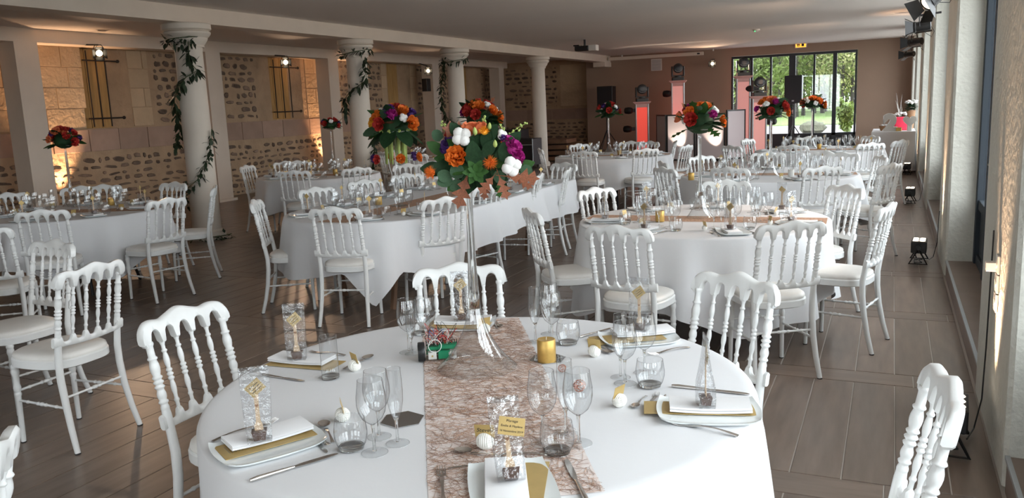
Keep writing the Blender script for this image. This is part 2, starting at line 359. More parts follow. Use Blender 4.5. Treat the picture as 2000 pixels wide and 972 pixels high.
# ---- left stone wall with splayed window niches
NI = [(5.0, 5.6), (9.80, 10.42), (14.45, 15.2), (19.1, 19.8), (23.3, 23.9)]
ZN0, ZN1, SP, DX = 1.49, 2.84, .32, .15
wl = MB()
def quad(mb, a, b, c, d): mb.add([a, b, c, d], [(0, 1, 2, 3)])
quad(wl, (XL, -5.2, 0), (XL, 26.2, 0), (XL, 26.2, ZN0), (XL, -5.2, ZN0)); quad(wl, (XL, -5.2, ZN1), (XL, 26.2, ZN1), (XL, 26.2, ZC), (XL, -5.2, ZC))
ye = -5.2
for a, b in NI:
    quad(wl, (XL, ye, ZN0), (XL, a, ZN0), (XL, a, ZN1), (XL, ye, ZN1)); ye = b+SP
    quad(wl, (XL, a, ZN0), (XL-DX, a, ZN0), (XL-DX, a, ZN1), (XL, a, ZN1))
    quad(wl, (XL-DX, b, ZN0), (XL, b+SP, ZN0), (XL, b+SP, ZN1), (XL-DX, b, ZN1))
    wl.add([(XL, a, ZN0), (XL, b+SP, ZN0), (XL-DX, b, ZN0), (XL-DX, a, ZN0)], [(0, 1, 2, 3)])
    wl.add([(XL, a, ZN1), (XL-DX, a, ZN1), (XL-DX, b, ZN1), (XL, b+SP, ZN1)], [(0, 1, 2, 3)])
    wl.add([(XL-DX, a, ZN0), (XL-DX, b, ZN0), (XL-DX, b, ZN1), (XL-DX, a, ZN1)], [(0, 1, 2, 3)])
quad(wl, (XL, ye, ZN0), (XL, 26.2, ZN0), (XL, 26.2, ZN1), (XL, ye, ZN1))
wl.box(XL-.5, XL-.42, -5.2, 26.4, 0, ZC)
wall_l = struct('wall_left', wl, 'mortar', smooth=0)
for a, b in NI:      # ochre boards closing each niche
    nb = 3
    for k in range(nb):
        w = (b-a)/nb
        MB().box(XL-DX+.002, XL-DX+.03, a+k*w+.006, a+(k+1)*w-.006, ZN0+.01, ZN1-.01).build('board', 'niche', wall_l, 0)
end = MB().box(XL, -8.98, 26.2, 26.5, 0, ZC)
wall_e = struct('wall_end', end, 'mortar')
# stones: six shared irregular shapes, unit size in (u, v), depth along +x
def stone_mesh(seed, n=9):
    r = random.Random(seed); pts = []
    for k in range(n):
        a = 2*pi*k/n+r.uniform(-.15, .15); q = r.uniform(.72, 1.0)
        cx, cy_ = cos(a), sin(a); s_ = 1/max(abs(cx), abs(cy_)); s_ = 1+(s_-1)*.55
        pts.append((cx*q*s_*.5, cy_*q*s_*.5))
    mb = MB(); vs = [(-.3, u, v) for u, v in pts]+[(.55, u*.96, v*.94) for u, v in pts]+[(1, u*.8, v*.74) for u, v in pts]+[(1+r.uniform(-.1, .25), .05, .02)]
    fs = [(l*n+k, l*n+(k+1) % n, (l+1)*n+(k+1) % n, (l+1)*n+k) for l in range(2) for k in range(n)]+[(2*n+k, 2*n+(k+1) % n, 3*n) for k in range(n)]
    mb.add(vs, fs); return mb
SM = [stone_mesh(i) for i in range(8)]
rubble = []   # (plane, u, z, w, h)
def course_fill(plane, u0, u1, z0, z1, skip=.10, hh=(.085, .15), ww=(.14, .38)):
    z = z0
    while z < z1-.05:
        h = min(random.uniform(*hh), z1-z); u = u0+random.uniform(0, .1)
        while u < u1-.06:
            w = min(random.uniform(*ww), u1-u)
            if random.random() > skip and w > .07:
                rubble.append((plane, u+w/2, z+h/2+random.uniform(-.015, .015), (w-random.uniform(.02, .07)), (h-random.uniform(.012, .04))*random.uniform(.8, 1)))
            u += w
        z += h+random.uniform(.0, .02)
course_fill('L', -2, 26.1, .03, 1.06, .10, (.07, .15), (.10, .36))
course_fill('L', 3.4, 4.4, 1.54, 2.8, .2)
for u0, u1 in ((11.25, 14.0), (16.9, 18.8), (20.6, 23.0), (24.6, 26.1), (6.5, 7.6)): course_fill('L', u0, u1, 1.54, 2.82, .12, (.08, .17), (.11, .32))
course_fill('E', -12.2, -9.2, .03, 1.0, .12); course_fill('E', -12.2, -10.2, 1.48, 2.8, .2)
def rub_key(s):
    p = proj((XL, s[1], s[2])) if s[0] == 'L' else proj((s[1], 26.2, s[2]))
    if not p or not (-20 < p[0] < 2020 and -10 < p[1] < 980): return 0
    return sqrt(s[3]*s[4])/p[2]
rubble.sort(key=rub_key, reverse=True)
stone_me = [b.build('stone', 'stone', wall_l, 40) for b in SM]
for o in stone_me: COL.objects.unlink(o); KIDS[wall_l.name].remove(o)
sm_data = [o.data for o in stone_me]
for o in stone_me: bpy.data.objects.remove(o)
rest = MB(); rest_e = MB(); nl = 0
for i, (pl, u, z, w, h) in enumerate(rubble):
    k = random.randrange(8); dp = random.uniform(.010, .022)
    if pl == 'L': loc = (XL, u, z+random.uniform(-.012, .012)); rot = (random.uniform(-.16, .16), 0, 0); T_ = Matrix.Translation(loc) @ Matrix.Rotation(rot[0], 4, 'X')
    else: loc = (u, 26.2, z); rot = (0, 0, -pi/2); T_ = Matrix.Translation(loc) @ Matrix.Rotation(-pi/2, 4, 'Z')
    if nl < 290:
        o = link('stone', sm_data[k], wall_l if pl == 'L' else wall_e); o.location = loc; o.rotation_euler = rot; o.scale = (dp, w, h); nl += 1
    else:
        q = rest if pl == 'L' else rest_e; q.X = T_ @ Matrix.Diagonal((dp, w, h, 1)); q.add(SM[k].v, SM[k].f)
rest.build('rubble', 'stone', wall_l, 40, kind='stuff'); rest_e.build('rubble', 'stone', wall_e, 40, kind='stuff')
def block(plane, u0, u1, z0, z1, m, d=.012, name='stone_block'):
    g_ = .006; b = MB()
    if plane == 'L': b.box(XL-.005, XL+d*random.uniform(.6, 1.3), u0+g_, u1-g_, z0+g_, z1-g_, b=.006); return b.build(name, m, wall_l, 30)
    b.box(u0+g_, u1-g_, 26.2-d, 26.21, z0+g_, z1-g_, b=.006); return b.build(name, m, wall_e, 30)
u = 2.0
while u < 26:
    w = random.uniform(.55, .95); block('L', u, min(u+w, 26.15), 1.11, 1.485, 'band', .02); u += w
u = -12.2
while u < -9.1:
    w = random.uniform(.6, .9); block('E', u, min(u+w, -9.05), 1.06, 1.42, 'band', .02); u += w
def ashlar(u0, u1, z0=1.5, z1=2.86, hh=.335, ww=.62):
    z = z0; r = 0
    while z < z1-.05:
        u = u0 - (ww*.5 if r % 2 else 0)
        while u < u1-.02:
            w = ww*random.uniform(.9, 1.15); a_, b_ = max(u, u0), min(u+w, u1)
            if b_-a_ > .06: block('L', a_, b_, z, min(z+hh, z1), 'ashlar', .014)
            u += w
        z += hh; r += 1
ashlar(7.75, 9.84); ashlar(10.76, 11.2); ashlar(15.66, 16.85); ashlar(20.25, 20.6); ashlar(18.8, 19.05); ashlar(4.4, 4.95)
block('E', -10.1, -9.1, 1.5, 2.2, 'ashlar'); block('E', -10.1, -9.1, 2.2, 2.85, 'ashlar')
# iron grilles in front of the niches
def grille(y0, y1, label):
    t = thing('window_grille', label, 'grille', (XL, y0, 0)); ir = M['iron']; w = y1-y0
    for k in range(3): MB().tube([(.06, w*(.12+.34*k), 1.52), (.06, w*(.12+.34*k), 2.78)], .011, 8).build('bar', 'iron', t)
    for z in (1.66, 2.62):
        MB().tube([(.06, -.02, z), (.06, w+.16, z), (-.05, w+.22, z)], .012, 8).ball((.05, w+.17, z), .03, 8, 5).build('cross_bar', 'iron', t)
    return t
grille(9.84, 10.36, 'black iron three-bar grille over the ochre niche nearest the left frame edge')
grille(14.45, 15.2, 'black iron three-bar grille over the ochre niche between the two garlanded columns')
# ---- back wall with glazed doors
D0, D1, DZ = -4.42, -.94, 2.76
wb = MB().box(-9.0, D0, YB, YB+.3, 0, ZC).box(D1, 1.1, YB, YB+.3, 0, ZC).box(D0, D1, YB, YB+.3, DZ, ZC)
struct('wall_back', wb, 'backwall')
struct('wall_back_return', MB().box(-9.0, -8.9, YB+.3, 26.5, 0, ZC), 'backwall')
def glazed_door(name, xs, thick, y, z0, z1, pz0, m):
    d = E(name); d['kind'] = 'structure'
    for (a, b) in xs: MB().box(a, b, y-.03, y+.03, z0, z1, b=.004).build('post', m, d, 30)
    MB().box(xs[0][0], xs[-1][1], y-.035, y+.035, z1-.05, z1+.02, b=.004).build('top_rail', m, d, 30)
    MB().box(xs[0][0], xs[-1][1], y-.03, y+.03, pz0-.05, pz0+.02, b=.004).build('bottom_rail', m, d, 30)
    for i in range(len(xs)-1):
        a, b = xs[i][1], xs[i+1][0]
        MB().box(a, b, y-.012, y+.012, z0, pz0-.05).build('kick_panel', m, d, 0)
        MB().box(a, b, y-.003, y+.003, pz0+.02, z1-.05).build('pane', 'pane', d, 0)
    return d
gd = glazed_door('door_1', [(-4.42, -4.366), (-3.9, -3.8), (-3.314, -3.255), (-2.779, -2.594), (-2.114, -2.058), (-1.587, -1.478), (-1.0, -.945)], 0, YB+.02, .02, 2.73, .43, 'darkframe')
for x in (-2.72, -2.65): MB().box(x-.012, x+.012, YB-.06, YB-.01, 1.02, 1.14, b=.004).tube([(x, YB-.05, 1.1), (x-.09, YB-.06, 1.1)], .008, 6).build('handle', 'chrome', gd)
# ---- right wall: piers, steps, windows
wr = MB()
for a, b in PIERS: wr.box(XW, .85, a, b, 0, ZC, b=.03)
wr.box(.55, .85, -5.2, YB, 2.9, ZC)
struct('wall_right', wr, 'plaster', smooth=40)
for i in range(len(PIERS)-1):
    a, b = PIERS[i][1], PIERS[i+1][0]
    st = struct('trim_%d' % (12+i), MB().box(XW+.012, .72, a, b, 0, .148).box(.72, 1.4, a, b, -.05, .10), 'step')
    MB().box(XW+.004, XW+.022, a, b, .138, .154).build('step_nosing', 'trimalu', st, 0)
    w = E('window_%d' % (i+1)); w['kind'] = 'structure'; X = .70; L = b-a
    posts = [(a, a+.10), (a+L*.25-.04, a+L*.25+.04), (a+L*.5-.075, a+L*.5-.004), (a+L*.5+.004, a+L*.5+.075), (a+L*.75-.04, a+L*.75+.04), (b-.10, b)]
    for (p, q) in posts: MB().box(X-.045, X+.03, p, q, .15, 2.9, b=.006).build('post', 'blueframe', w, 30)
    for z in (.15, .60, 2.8): MB().box(X-.03, X+.03, a, b, z, z+.08, b=.005).build('rail', 'blueframe', w, 30)
    for k in range(5):
        p, q = posts[k][1], posts[k+1][0]
        if k == 2: continue
        MB().box(X-.01, X+.01, p, q, .2, .62).build('kick_panel', 'blueframe', w, 0)
        MB().box(X-.003, X+.003, p, q, .67, 2.82).build('pane', 'pane', w, 0)
    y = a+L*.5-.05
    MB().box(X-.06, X-.04, y-.02, y+.02, .98, 1.12, b=.004).tube([(X-.055, y, 1.08), (X-.10, y, 1.08), (X-.10, y+.11, 1.08)], .009, 8).build('handle', 'blackmetal', w)
    area_portal('daylight_portal', (1.0, (a+b)/2, 1.6), (0, pi/2, 0), 2.6, L)
# wall behind the viewer, with wide glazed openings
WR = [(-5.6, -3.0), (-2.2, .2)]
wq = MB(); xe = XL-.3
for a, b in WR:
    wq.box(xe, a, -5.5, -5.2, 0, ZC); wq.box(a, b, -5.5, -5.2, 2.75, ZC); xe = b
wq.box(xe, 1.1, -5.5, -5.2, 0, ZC); struct('wall_front', wq, 'backwall')
for i, (a, b) in enumerate(WR):
    n = 4; xs = [(a+(b-a)*k/n-(.0 if k == 0 else .03), a+(b-a)*k/n+(.06 if k == 0 else .03)) for k in range(n+1)]; xs[-1] = (b-.06, b)
    glazed_door('door_%d' % (i+2), xs, 0, -5.3, .02, 2.74, .4, 'darkframe')
    area_portal('daylight_portal', ((a+b)/2, -5.7, 1.5), (pi/2, 0, 0), b-a, 2.5)
area_portal('daylight_portal', ((D0+D1)/2, YB+.5, 1.5), (-pi/2, 0, 0), D1-D0, 2.5)
# skirting of the back wall
struct('baseboard_back', MB().box(-8.9, D0, YB-.012, YB, 0, .08).box(D1, XW, YB-.012, YB, 0, .08), 'step')

# ================================================================== OUTDOORS
struct('ground', MB().box(-80, 40, 26.5, 46, -.2, -.05), 'gravel'); M['bounce_ground'] = mat('pale_bounce_ground', (.52, .50, .47), .9, var=.15, vscale=2)
struct('bounce_ground', MB().box(1.4, 40, -30, 26.5, -.2, -.05).box(-60, 40, -40, -5.5, -.2, -.05), 'bounce_ground')  # unseen ground, made pale to bounce daylight up onto the ceiling
tag(MB().box(-120, 60, 46, 170, -.2, -.02).build('lawn', 'lawn', None, 0, kind='stuff'), 'bright green lawn beyond the gravel outside the glass doors', 'grass')
def leaf_cloud(n, rx, ry, rz, cz, size, seed):
    r = random.Random(seed); mb = MB()
    blobs = [(r.uniform(-.7, .7)*rx, r.uniform(-.7, .7)*ry, cz+r.uniform(-.8, .8)*rz, r.uniform(.25, .5)) for _ in range(16)]
    for _ in range(n):
        b = r.choice(blobs); d = Vector((r.gauss(0, 1), r.gauss(0, 1), r.gauss(0, 1))).normalized()*(r.random()**.4)*b[3]
        p = Vector((b[0]+d.x*rx, b[1]+d.y*ry, b[2]+d.z*rz)); a = Vector((r.gauss(0, 1), r.gauss(0, 1), r.gauss(0, 1))).normalized(); c = a.orthogonal().normalized()
        s_ = size*r.uniform(.6, 1.3); mb.add([tuple(p-a*s_), tuple(p+c*s_*.5), tuple(p+a*s_), tuple(p-c*s_*.5)], [(0, 1, 2, 3)])
    return mb
def make_tree(h, fm, seed, n=2600, size=.16, rx=2.4):
    t = E('tree'); r = random.Random(seed); tr = MB()
    tr.tube([(0, 0, -.1), (.1, 0, h*.35), (-.05, .1, h*.7), (.1, 0, h)], [.16, .12, .08, .02], 7)
    for k in range(12):
        z = h*(.25+.06*k); a = r.uniform(0, 6.28); l = h*.28*r.uniform(.6, 1)
        tr.tube([(0, 0, z), (cos(a)*l*.5, sin(a)*l*.5, z+l*.45), (cos(a)*l, sin(a)*l, z+l*.7)], [.05, .03, .01], 5)
    tr.build('trunk', 'bark', t); leaf_cloud(n, rx, rx, h*.42, h*.55, size, seed).build('foliage', fm, t, 0, kind='stuff'); return t
TP = [Proto(lambda: make_tree(9, 'foliage', 1, 1700)), Proto(lambda: make_tree(8, 'foliage2', 2, 900)), Proto(lambda: make_tree(7, 'foliage3', 3, 1500))]
tl = ['spring green leafy tree beyond the lawn', 'yellowish thin-leaved tree beyond the lawn', 'dark green bushy tree beyond the lawn']
r_ = random.Random(5)
for k in range(30):
    y = 62+r_.random()*26; c = atY(1395+k*10.5+r_.uniform(-8, 8), 200, y); q = (0 if k < 14 else r_.choice((0, 1, 1)))
    TP[q].put((c.x, y, -.1), r_.uniform(0, 6), tl[q], 'tree', 'trees seen through the glass doors: '+tl[q], r_.uniform(.8, 1.15))
for k in range(9):
    y = 90; c = atY(1400+k*36, 200, y); TP[2].put((c.x, y, -1.2), r_.uniform(0, 6), tl[2], 'tree', 'trees seen through the glass doors: '+tl[2], 1.0)
hb = leaf_cloud(1400, .55, .3, .8, .9, .10, 9)
t = thing('potted_shrub', 'bright green leafy shrub in a dark planter just outside the right door pane', 'shrub', (atY(1655, 250, 27.2).x, 27.2, -.05))
MB().box(-.28, .28, -.25, .25, 0, .45, b=.01).build('planter', 'darkframe', t); hb = leaf_cloud(900, .32, .28, .5, 1.0, .085, 9); hb.build('foliage', mat('lime_foliage', (.30, .45, .08), .5, var=.4), t, 0, kind='stuff')
p = at(1587, 262, -.05)
bo = MB(); bo.ball((0, 0, .22), .5, 12, 8, (1, .6, .52), .35, random.Random(3)); bo.build('boulder', 'rock', None, 25, loc=(p.x, p.y, 0))
tag(bpy.data.objects['boulder'], 'grey boulder on the gravel outside the glass doors', 'boulder')
# wire fence by the lawn
t = thing('field_fence', 'thin wire fence with posts in the lawn outside', 'fence', (0, 58, 0))
for k in range(9): MB().tube([(-24+k*2.6, 0, 0), (-24+k*2.6, 0, 1.2)], .04, 6).build('post', 'iron', t)
for z in (.4, .8, 1.15): MB().tube([(-24, 0, z), (-3, 0, z)], .012, 4).build('wire', 'iron', t)

# ================================================================== CHAIRS
def make_chair():
    t = E('banquet_chair')
    def yb(z): return -.185-.085*max(0, (z-.43)/.47)**1.15
    seatout = []
    for k in range(40):
        a = 2*pi*k/40; c_, s_ = cos(a), sin(a); n = 3.0
        r = (abs(c_)**n+abs(s_)**n)**(-1/n); x = c_*r*.205; y = s_*r*.205
        x *= 1 - .10*(.5-y/.41); seatout.append((x, y+.005))
    def ring(sc, z): return [(x*sc, .005+(y-.005)*sc, z) for x, y in seatout]
    b = MB(); L = [ring(.93, .405), ring(1, .412), ring(1, .446), ring(.965, .452)]
    b.add([p for r in L for p in r], [(i*40+k, i*40+(k+1) % 40, (i+1)*40+(k+1) % 40, (i+1)*40+k) for i in range(3) for k in range(40)]+[tuple(range(39, -1, -1)), tuple(range(120, 160))])
    sf = b.build('seat_frame', 'paint', t)
    b = MB(); L = [ring(.955, .451), ring(.975, .459), ring(.96, .472), ring(.87, .482), ring(.6, .489), ring(.25, .491)]
    b.add([p for r in L for p in r], [(i*40+k, i*40+(k+1) % 40, (i+1)*40+(k+1) % 40, (i+1)*40+k) for i in range(5) for k in range(40)]+[tuple(range(200, 240))])
    b.build('seat_cushion', 'seat', t, 50)
    # crest rail
    half = .205; xs = [-half+2*half*i/72 for i in range(73)]; mem = [-.176, -.106, -.0355, .0355, .106, .176]
    def top(x):
        q = abs(x); z = .905+.022*exp(-(x/.055)**2)-.004*exp(-((q-.095)/.02)**2)+.004*exp(-((q-.145)/.03)**2)
        if q > .165: z -= .05*(1-sqrt(max(0, 1-((q-.165)/.0405)**2)))
        return z
    def bot(x):
        z = .822
        for i in range(5):
            c_ = (mem[i]+mem[i+1])/2; h = .0245
            if abs(x-c_) < h: z = .838+.034*sqrt(1-((x-c_)/h)**2)
        if abs(x) > .195: z = .832
        return z
    def plan(x): return -.022*(1-(x/half)**2)
    def rail(topf, botf, zc, th, name):
        b = MB(); vs = []; fs = []; n = 8
        for x in xs:
            zt, zb = topf(x), botf(x); y0 = yb(zc)+plan(x)
            def P(dy, z): return (x, yb(z)+plan(x)+dy, z)
            e = .006; h = th/2
            vs += [P(-h+e, zb), P(h-e, zb), P(h, zb+e), P(h, zt-e*1.6), P(h-e*1.3, zt-e*.2), P(-h+e*1.3, zt-e*.2), P(-h, zt-e*1.6), P(-h, zb+e)]
        for i in range(len(xs)-1):
            for k in range(n): fs.append((i*n+k, i*n+(k+1) % n, (i+1)*n+(k+1) % n, (i+1)*n+k))
        fs += [tuple(range(n-1, -1, -1)), tuple((len(xs)-1)*n+k for k in range(n))]
        return b.add(vs, fs).build(name, 'paint', t, 50)
    rail(top, bot, .87, .032, 'crest_rail')
    def top2(x):
        z = .588
        for i in range(5):
            c_ = (mem[i]+mem[i+1])/2; h = .023
            if abs(x-c_) < h: z = .578-.020*sqrt(1-((x-c_)/h)**2)
        return z
    rail(top2, lambda x: .528+.008*(x/half)**2, .55, .022, 'lower_rail')
    def turned(p0, p1, base, beads, n=8, taper=1.0):
        """turned member: base radius with swellings at given fractions"""
        p0, p1 = Vector(p0), Vector(p1); pts = []; rad = []
        ts = sorted(set([0, 1]+[max(0, min(1, c_+d)) for c_, w, a in beads for d in (-w, -w*.45, 0, w*.45, w)]))
        for tt in ts:
            r = base*(1+(taper-1)*tt)
            for c_, w, a in beads:
                if abs(tt-c_) < w: r += a*cos((tt-c_)/w*pi/2)
            pts.append(p0+(p1-p0)*tt); rad.append(r)
        return MB().tube(pts, rad, n)
    for x in mem[1:-1]:
        turned((x, yb(.582)+plan(x), .582), (x, yb(.83)+plan(x), .83), .0068, [(.12, .03, .003), (.30, .10, .0035), (.44, .03, .005), (.50, .03, .0055), (.56, .03, .005), (.70, .11, .004), (.84, .025, .004), (.97, .05, .003)]).build('spindle', 'paint', t, 60)
    for s in (-1, 1):
        x = s*.176
        turned((x, yb(.60), .600), (x, yb(.84), .84), .0125, [(.03, .05, .003), (.12, .03, .005), (.22, .07, .004), (.34, .03, .0055), (.41, .03, .006), (.48, .03, .0055), (.62, .11, .005), (.76, .03, .005), (.97, .04, .004)], 10).build('back_post', 'paint', t, 60)
        b = MB(); zz = [.605, .58, .52, .45, .36, .24, .12, .02, .004]
        pts = [(x+s*(0 if z > .3 else .018*((.3-z)/.3)**1.5), yb(z) if z > .43 else -.185-.075*((.43-z)/.43)**1.8, z) for z in zz]
        b.tube(pts, [.014, .0165, .0165, .0175, .018, .017, .0155, .014, .0135], 10)
        l = b.build('rear_leg', 'paint', t, 50)
        q = pts[-1]; MB().tube([(q[0], q[1], 0), (q[0], q[1], .006)], .0145, 8).build('foot_cap', 'rubber', l)
        fx, fy = s*.160, .150
        l = turned((fx+s*.006, fy+.006, .004), (fx, fy, .412), .0125, [(.62, .03, .0035), (.70, .05, .004), (.9, .05, .005), (.97, .03, .005)], 10, 1.25).build('front_leg', 'paint', t, 60)
        MB().tube([(fx+s*.006, fy+.006, 0), (fx+s*.006, fy+.006, .006)], .0135, 8).build('foot_cap', 'rubber', l)
        turned((s*.180, -.205, .225), (s*.163, .152, .225), .0065, [(.2, .03, .003), (.42, .03, .0035), (.5, .05, .0045), (.58, .03, .0035), (.8, .03, .003)], 7).build('side_stretcher', 'paint', t, 60)
    turned((-.162, .15, .275), (.162, .15, .275), .0065, [(.2, .03, .003), (.42, .03, .0035), (.5, .05, .0045), (.58, .03, .0035), (.8, .03, .003)], 7).build('front_stretcher', 'paint', t, 60)
    turned((-.176, -.198, .275), (.176, -.198, .275), .0065, [(.2, .03, .003), (.42, .03, .0035), (.5, .05, .0045), (.58, .03, .0035), (.8, .03, .003)], 7).build('rear_stretcher', 'paint', t, 60)
    return t
CH = Proto(make_chair)
TB = {'T1': (-1.13, 2.17, .825), 'T2': (-1.2, 5.8, .86), 'T3': (-1.2, 9.25, .92), 'T4': (-1.0, 13.3, .92), 'T5': (-4.0, 12.6, .92), 'T6': (-4.0, 5.95, .80), 'T7': (-7.2, 5.5, .84),
      'T8': (-7.2, 9.3, .84), 'T9': (-7.1, 12.6, .85), 'T10': (-4.85, 1.9, .85)}
def chair(px, py, tb, label, aim=None, z=.915, da=0):
    p = at(px, py, z); c = Vector((TB[tb][0], TB[tb][1], z)) if aim is None else Vector((*aim, z))
    d = c-p; a = atan2(d.y, d.x)+R(da); f = Vector((cos(a), sin(a), 0)); o = p+f*.283
    return CH.put((o.x, o.y, 0), a-pi/2, label, 'chair', 'white banquet chairs around the tables')
A_ = 'white banquet chair '
for q in [
 (350, 603, 'T1', A_+'seen from behind at the left of the foreground table'),
 (895, 517, 'T1', A_+'facing the camera behind the tall foreground vase'),
 (1441, 537, 'T1', A_+'at the right rear of the foreground table'),
 (1852, 744, 'T1', A_+'side-on in the lower right corner', (-.9, 2.03)),
 (1205, 441, 'T2', A_+'seen from behind at the left front of the second round table'),
 (1548, 433, 'T2', A_+'seen from behind at the right front of the second round table'),
 (1034, 408, 'T2', A_+'side-on at the left end of the second round table'),
 (1737, 397, 'T2', A_+'side-on at the right end of the second round table'),
 (1655, 362, 'T2', A_+'at the right rear of the second round table'),
 (1418, 352, 'T2', A_+'facing the camera behind the second round table'),
 (1162, 367, 'T2', A_+'facing the camera at the left rear of the second round table'),
 (1424, 327, 'T3', A_+'seen from behind at the left front of the third round table'),
 (1608, 325, 'T3', A_+'seen from behind at the right front of the third round table'),
 (1296, 327, 'T3', A_+'side-on at the left of the third round table, the nearer of two'),
 (1293, 315, 'T3', A_+'half hidden behind the nearer side-on chair by the third table', (-1.4, 9.6)),
 (1368, 304, 'T3', A_+'facing the camera at the left rear of the third round table'),
 (1500, 297, 'T3', A_+'facing the camera at the back of the third round table'),
 (1615, 296, 'T3', A_+'at the back right of the third round table, left of two'),
 (1647, 298, 'T3', A_+'at the back right of the third round table, right of two', (-1.0, 9.0)),
 (1742, 319, 'T3', A_+'with a warm lit back at the right of the third round table'),
 (1723, 304, 'T3', A_+'behind the warm lit chair at the right of the third round table'),
 (1549, 283, 'T4', A_+'seen from behind at the front of the farthest round table'),
 (1702, 279, 'T4', A_+'seen from behind at the right front of the farthest round table'),
 (1761, 273, 'T4', A_+'side-on beside the gift table'),
 (1702, 265, 'T4', A_+'facing the camera at the right rear of the farthest round table'),
 (1459, 271, 'T4', A_+'facing the camera before the right pink totem'),
 (1427, 284, 'T4', A_+'grey in shade before the right end of the booth'),
 (1580, 267, 'T4', A_+'hidden by glasses at the back of the farthest round table'),
 (1139, 295, 'T5', A_+'left front of the round table near the far column'),
 (1262, 290, 'T5', A_+'right front of the round table near the far column'),
 (1130, 281, 'T5', A_+'left back of the round table near the far column'),
 (1232, 276, 'T5', A_+'facing the camera behind glasses before the left red totem'),
 (1054, 290, 'T5', A_+'side-on in front of the far plain column'),
 (1269, 276, 'T5', A_+'seen edge-on between the red totem and the booth'),
 (1320, 275, 'T5', A_+'backlit before the left bright spot of the booth', (-4.3, 13.2)),
 (1342, 283, 'T5', A_+'side-on, next right of the one backlit by the booth'),
 (497, 391, 'T6', A_+'at the left end of the long table, seen from behind', None, .915, -12),
 (652, 405, 'T6', A_+'tilted before the left round end of the long table, seen from behind'),
 (868, 385, 'T6', A_+'on the near side of the long table, left of the vase stem', (-4.1, 6.2)),
 (955, 361, 'T6', A_+'on the near side of the long table, right of the vase stem', (-4.2, 6.85)),
 (1055, 339, 'T6', A_+'third on the near side of the long table, under the oak leaves', (-4.2, 7.4)),
 (1110, 328, 'T6', A_+'fourth and last on the near side of the long table', (-4.2, 8.0)),
 (1103, 318, 'T6', A_+'facing the camera at the far right end of the long table', (-3.9, 7.9)),
 (615, 366, 'T6', A_+'facing the camera at the left rear of the long table', (-4.1, 6.0)),
 (710, 351, 'T6', A_+'second on the rear side of the long table', (-4.0, 6.6)),
 (792, 339, 'T6', A_+'third on the rear side of the long table, under the drooping bouquet', (-4.0, 7.3)),
 (796, 320, 'T6', A_+'standing alone between the long table and the far left tables', (-4.6, 8.0)),
 (573, 333, 'T8', A_+'seen from behind, left front of the wall-light table'),
 (697, 327, 'T8', A_+'seen from behind, right front of the wall-light table'),
 (557, 315, 'T8', A_+'facing the camera, leftmost behind the table by the wall light'),
 (580, 314, 'T8', A_+'second from left behind the table by the wall light', (-7.1, 9.0)),
 (481, 323, 'T8', A_+'side-on against the stone wall between the first two columns'),
 (80, 410, 'T7', A_+'seen from behind at the left table, its back left of centre'),
 (326, 387, 'T7', A_+'seen from behind at the right front of the left table'),
 (340, 356, 'T7', A_+'facing the camera at the right rear of the left table'),
 (419, 363, 'T7', A_+'side-on at the foot of the nearest garlanded column'),
 (157, 364, 'T7', A_+'hidden behind glasses on the left table, left of two', (-6.9, 5.1)),
 (200, 361, 'T7', A_+'hidden behind glasses on the left table, right of two', (-7.0, 5.2)),
 (14, 377, 'T7', A_+'at the far left of the left table, cut by the frame'),
 (-40, 445, 'T7', A_+'whose leg enters at the left edge under the left table'),
 (105, 470, 'T10', A_+'seen from behind at the left edge, the farther of two', None, .915, 10),
 (178, 515, 'T10', A_+'side-on with its full seat showing at the left edge', (-5.2, 2.7)),
 (-30, 878, 'T10', A_+'of which only the crest end shows in the lower left corner', (-2.9, .2)),
 (745, 297, 'T9', A_+'side-on left of the far table behind the drooping bouquet'),
 (768, 294, 'T9', A_+'facing the camera at the far table behind the drooping bouquet', (-7.0, 11.5)),
 (811, 300, 'T9', A_+'seen from behind at the far table behind the drooping bouquet'),
 (1006, 283, 'T9', A_+'in the dark between the far table and the black cases', (-6.5, 12.5)),
]:
    chair(*((q[0], q[1], q[2], q[3]) + tuple(q[4:])))

# ================================================================== TABLES AND CLOTHS
def outline(kind, c, r, far=None):
    P = []
    if kind == 'round':
        n = 160
        for k in range(n): a = 2*pi*k/n; P.append((c[0]+r*cos(a), c[1]+r*sin(a), cos(a), sin(a)))
    else:       # round near end, square far end
        for k in range(81): a = pi+pi*k/80; P.append((c[0]+r*cos(a), c[1]+r*sin(a), cos(a), sin(a)))
        for k in range(1, 50): P.append((c[0]+r, c[1]+(far-c[1])*k/50, 1, 0))
        for k in range(5): a = pi/2*k/4; P.append((c[0]+r-.03+.03*cos(a), far-.03+.03*sin(a), cos(a), sin(a)))
        for k in range(1, 40): P.append((c[0]+r-.03-(2*r-.06)*k/40, far, 0, 1))
        for k in range(5): a = pi/2+pi/2*k/4; P.append((c[0]-r+.03+.03*cos(a), far-.03+.03*sin(a), cos(a), sin(a)))
        for k in range(1, 50): P.append((c[0]-r, far-(far-c[1])*k/50, -1, 0))
    return P
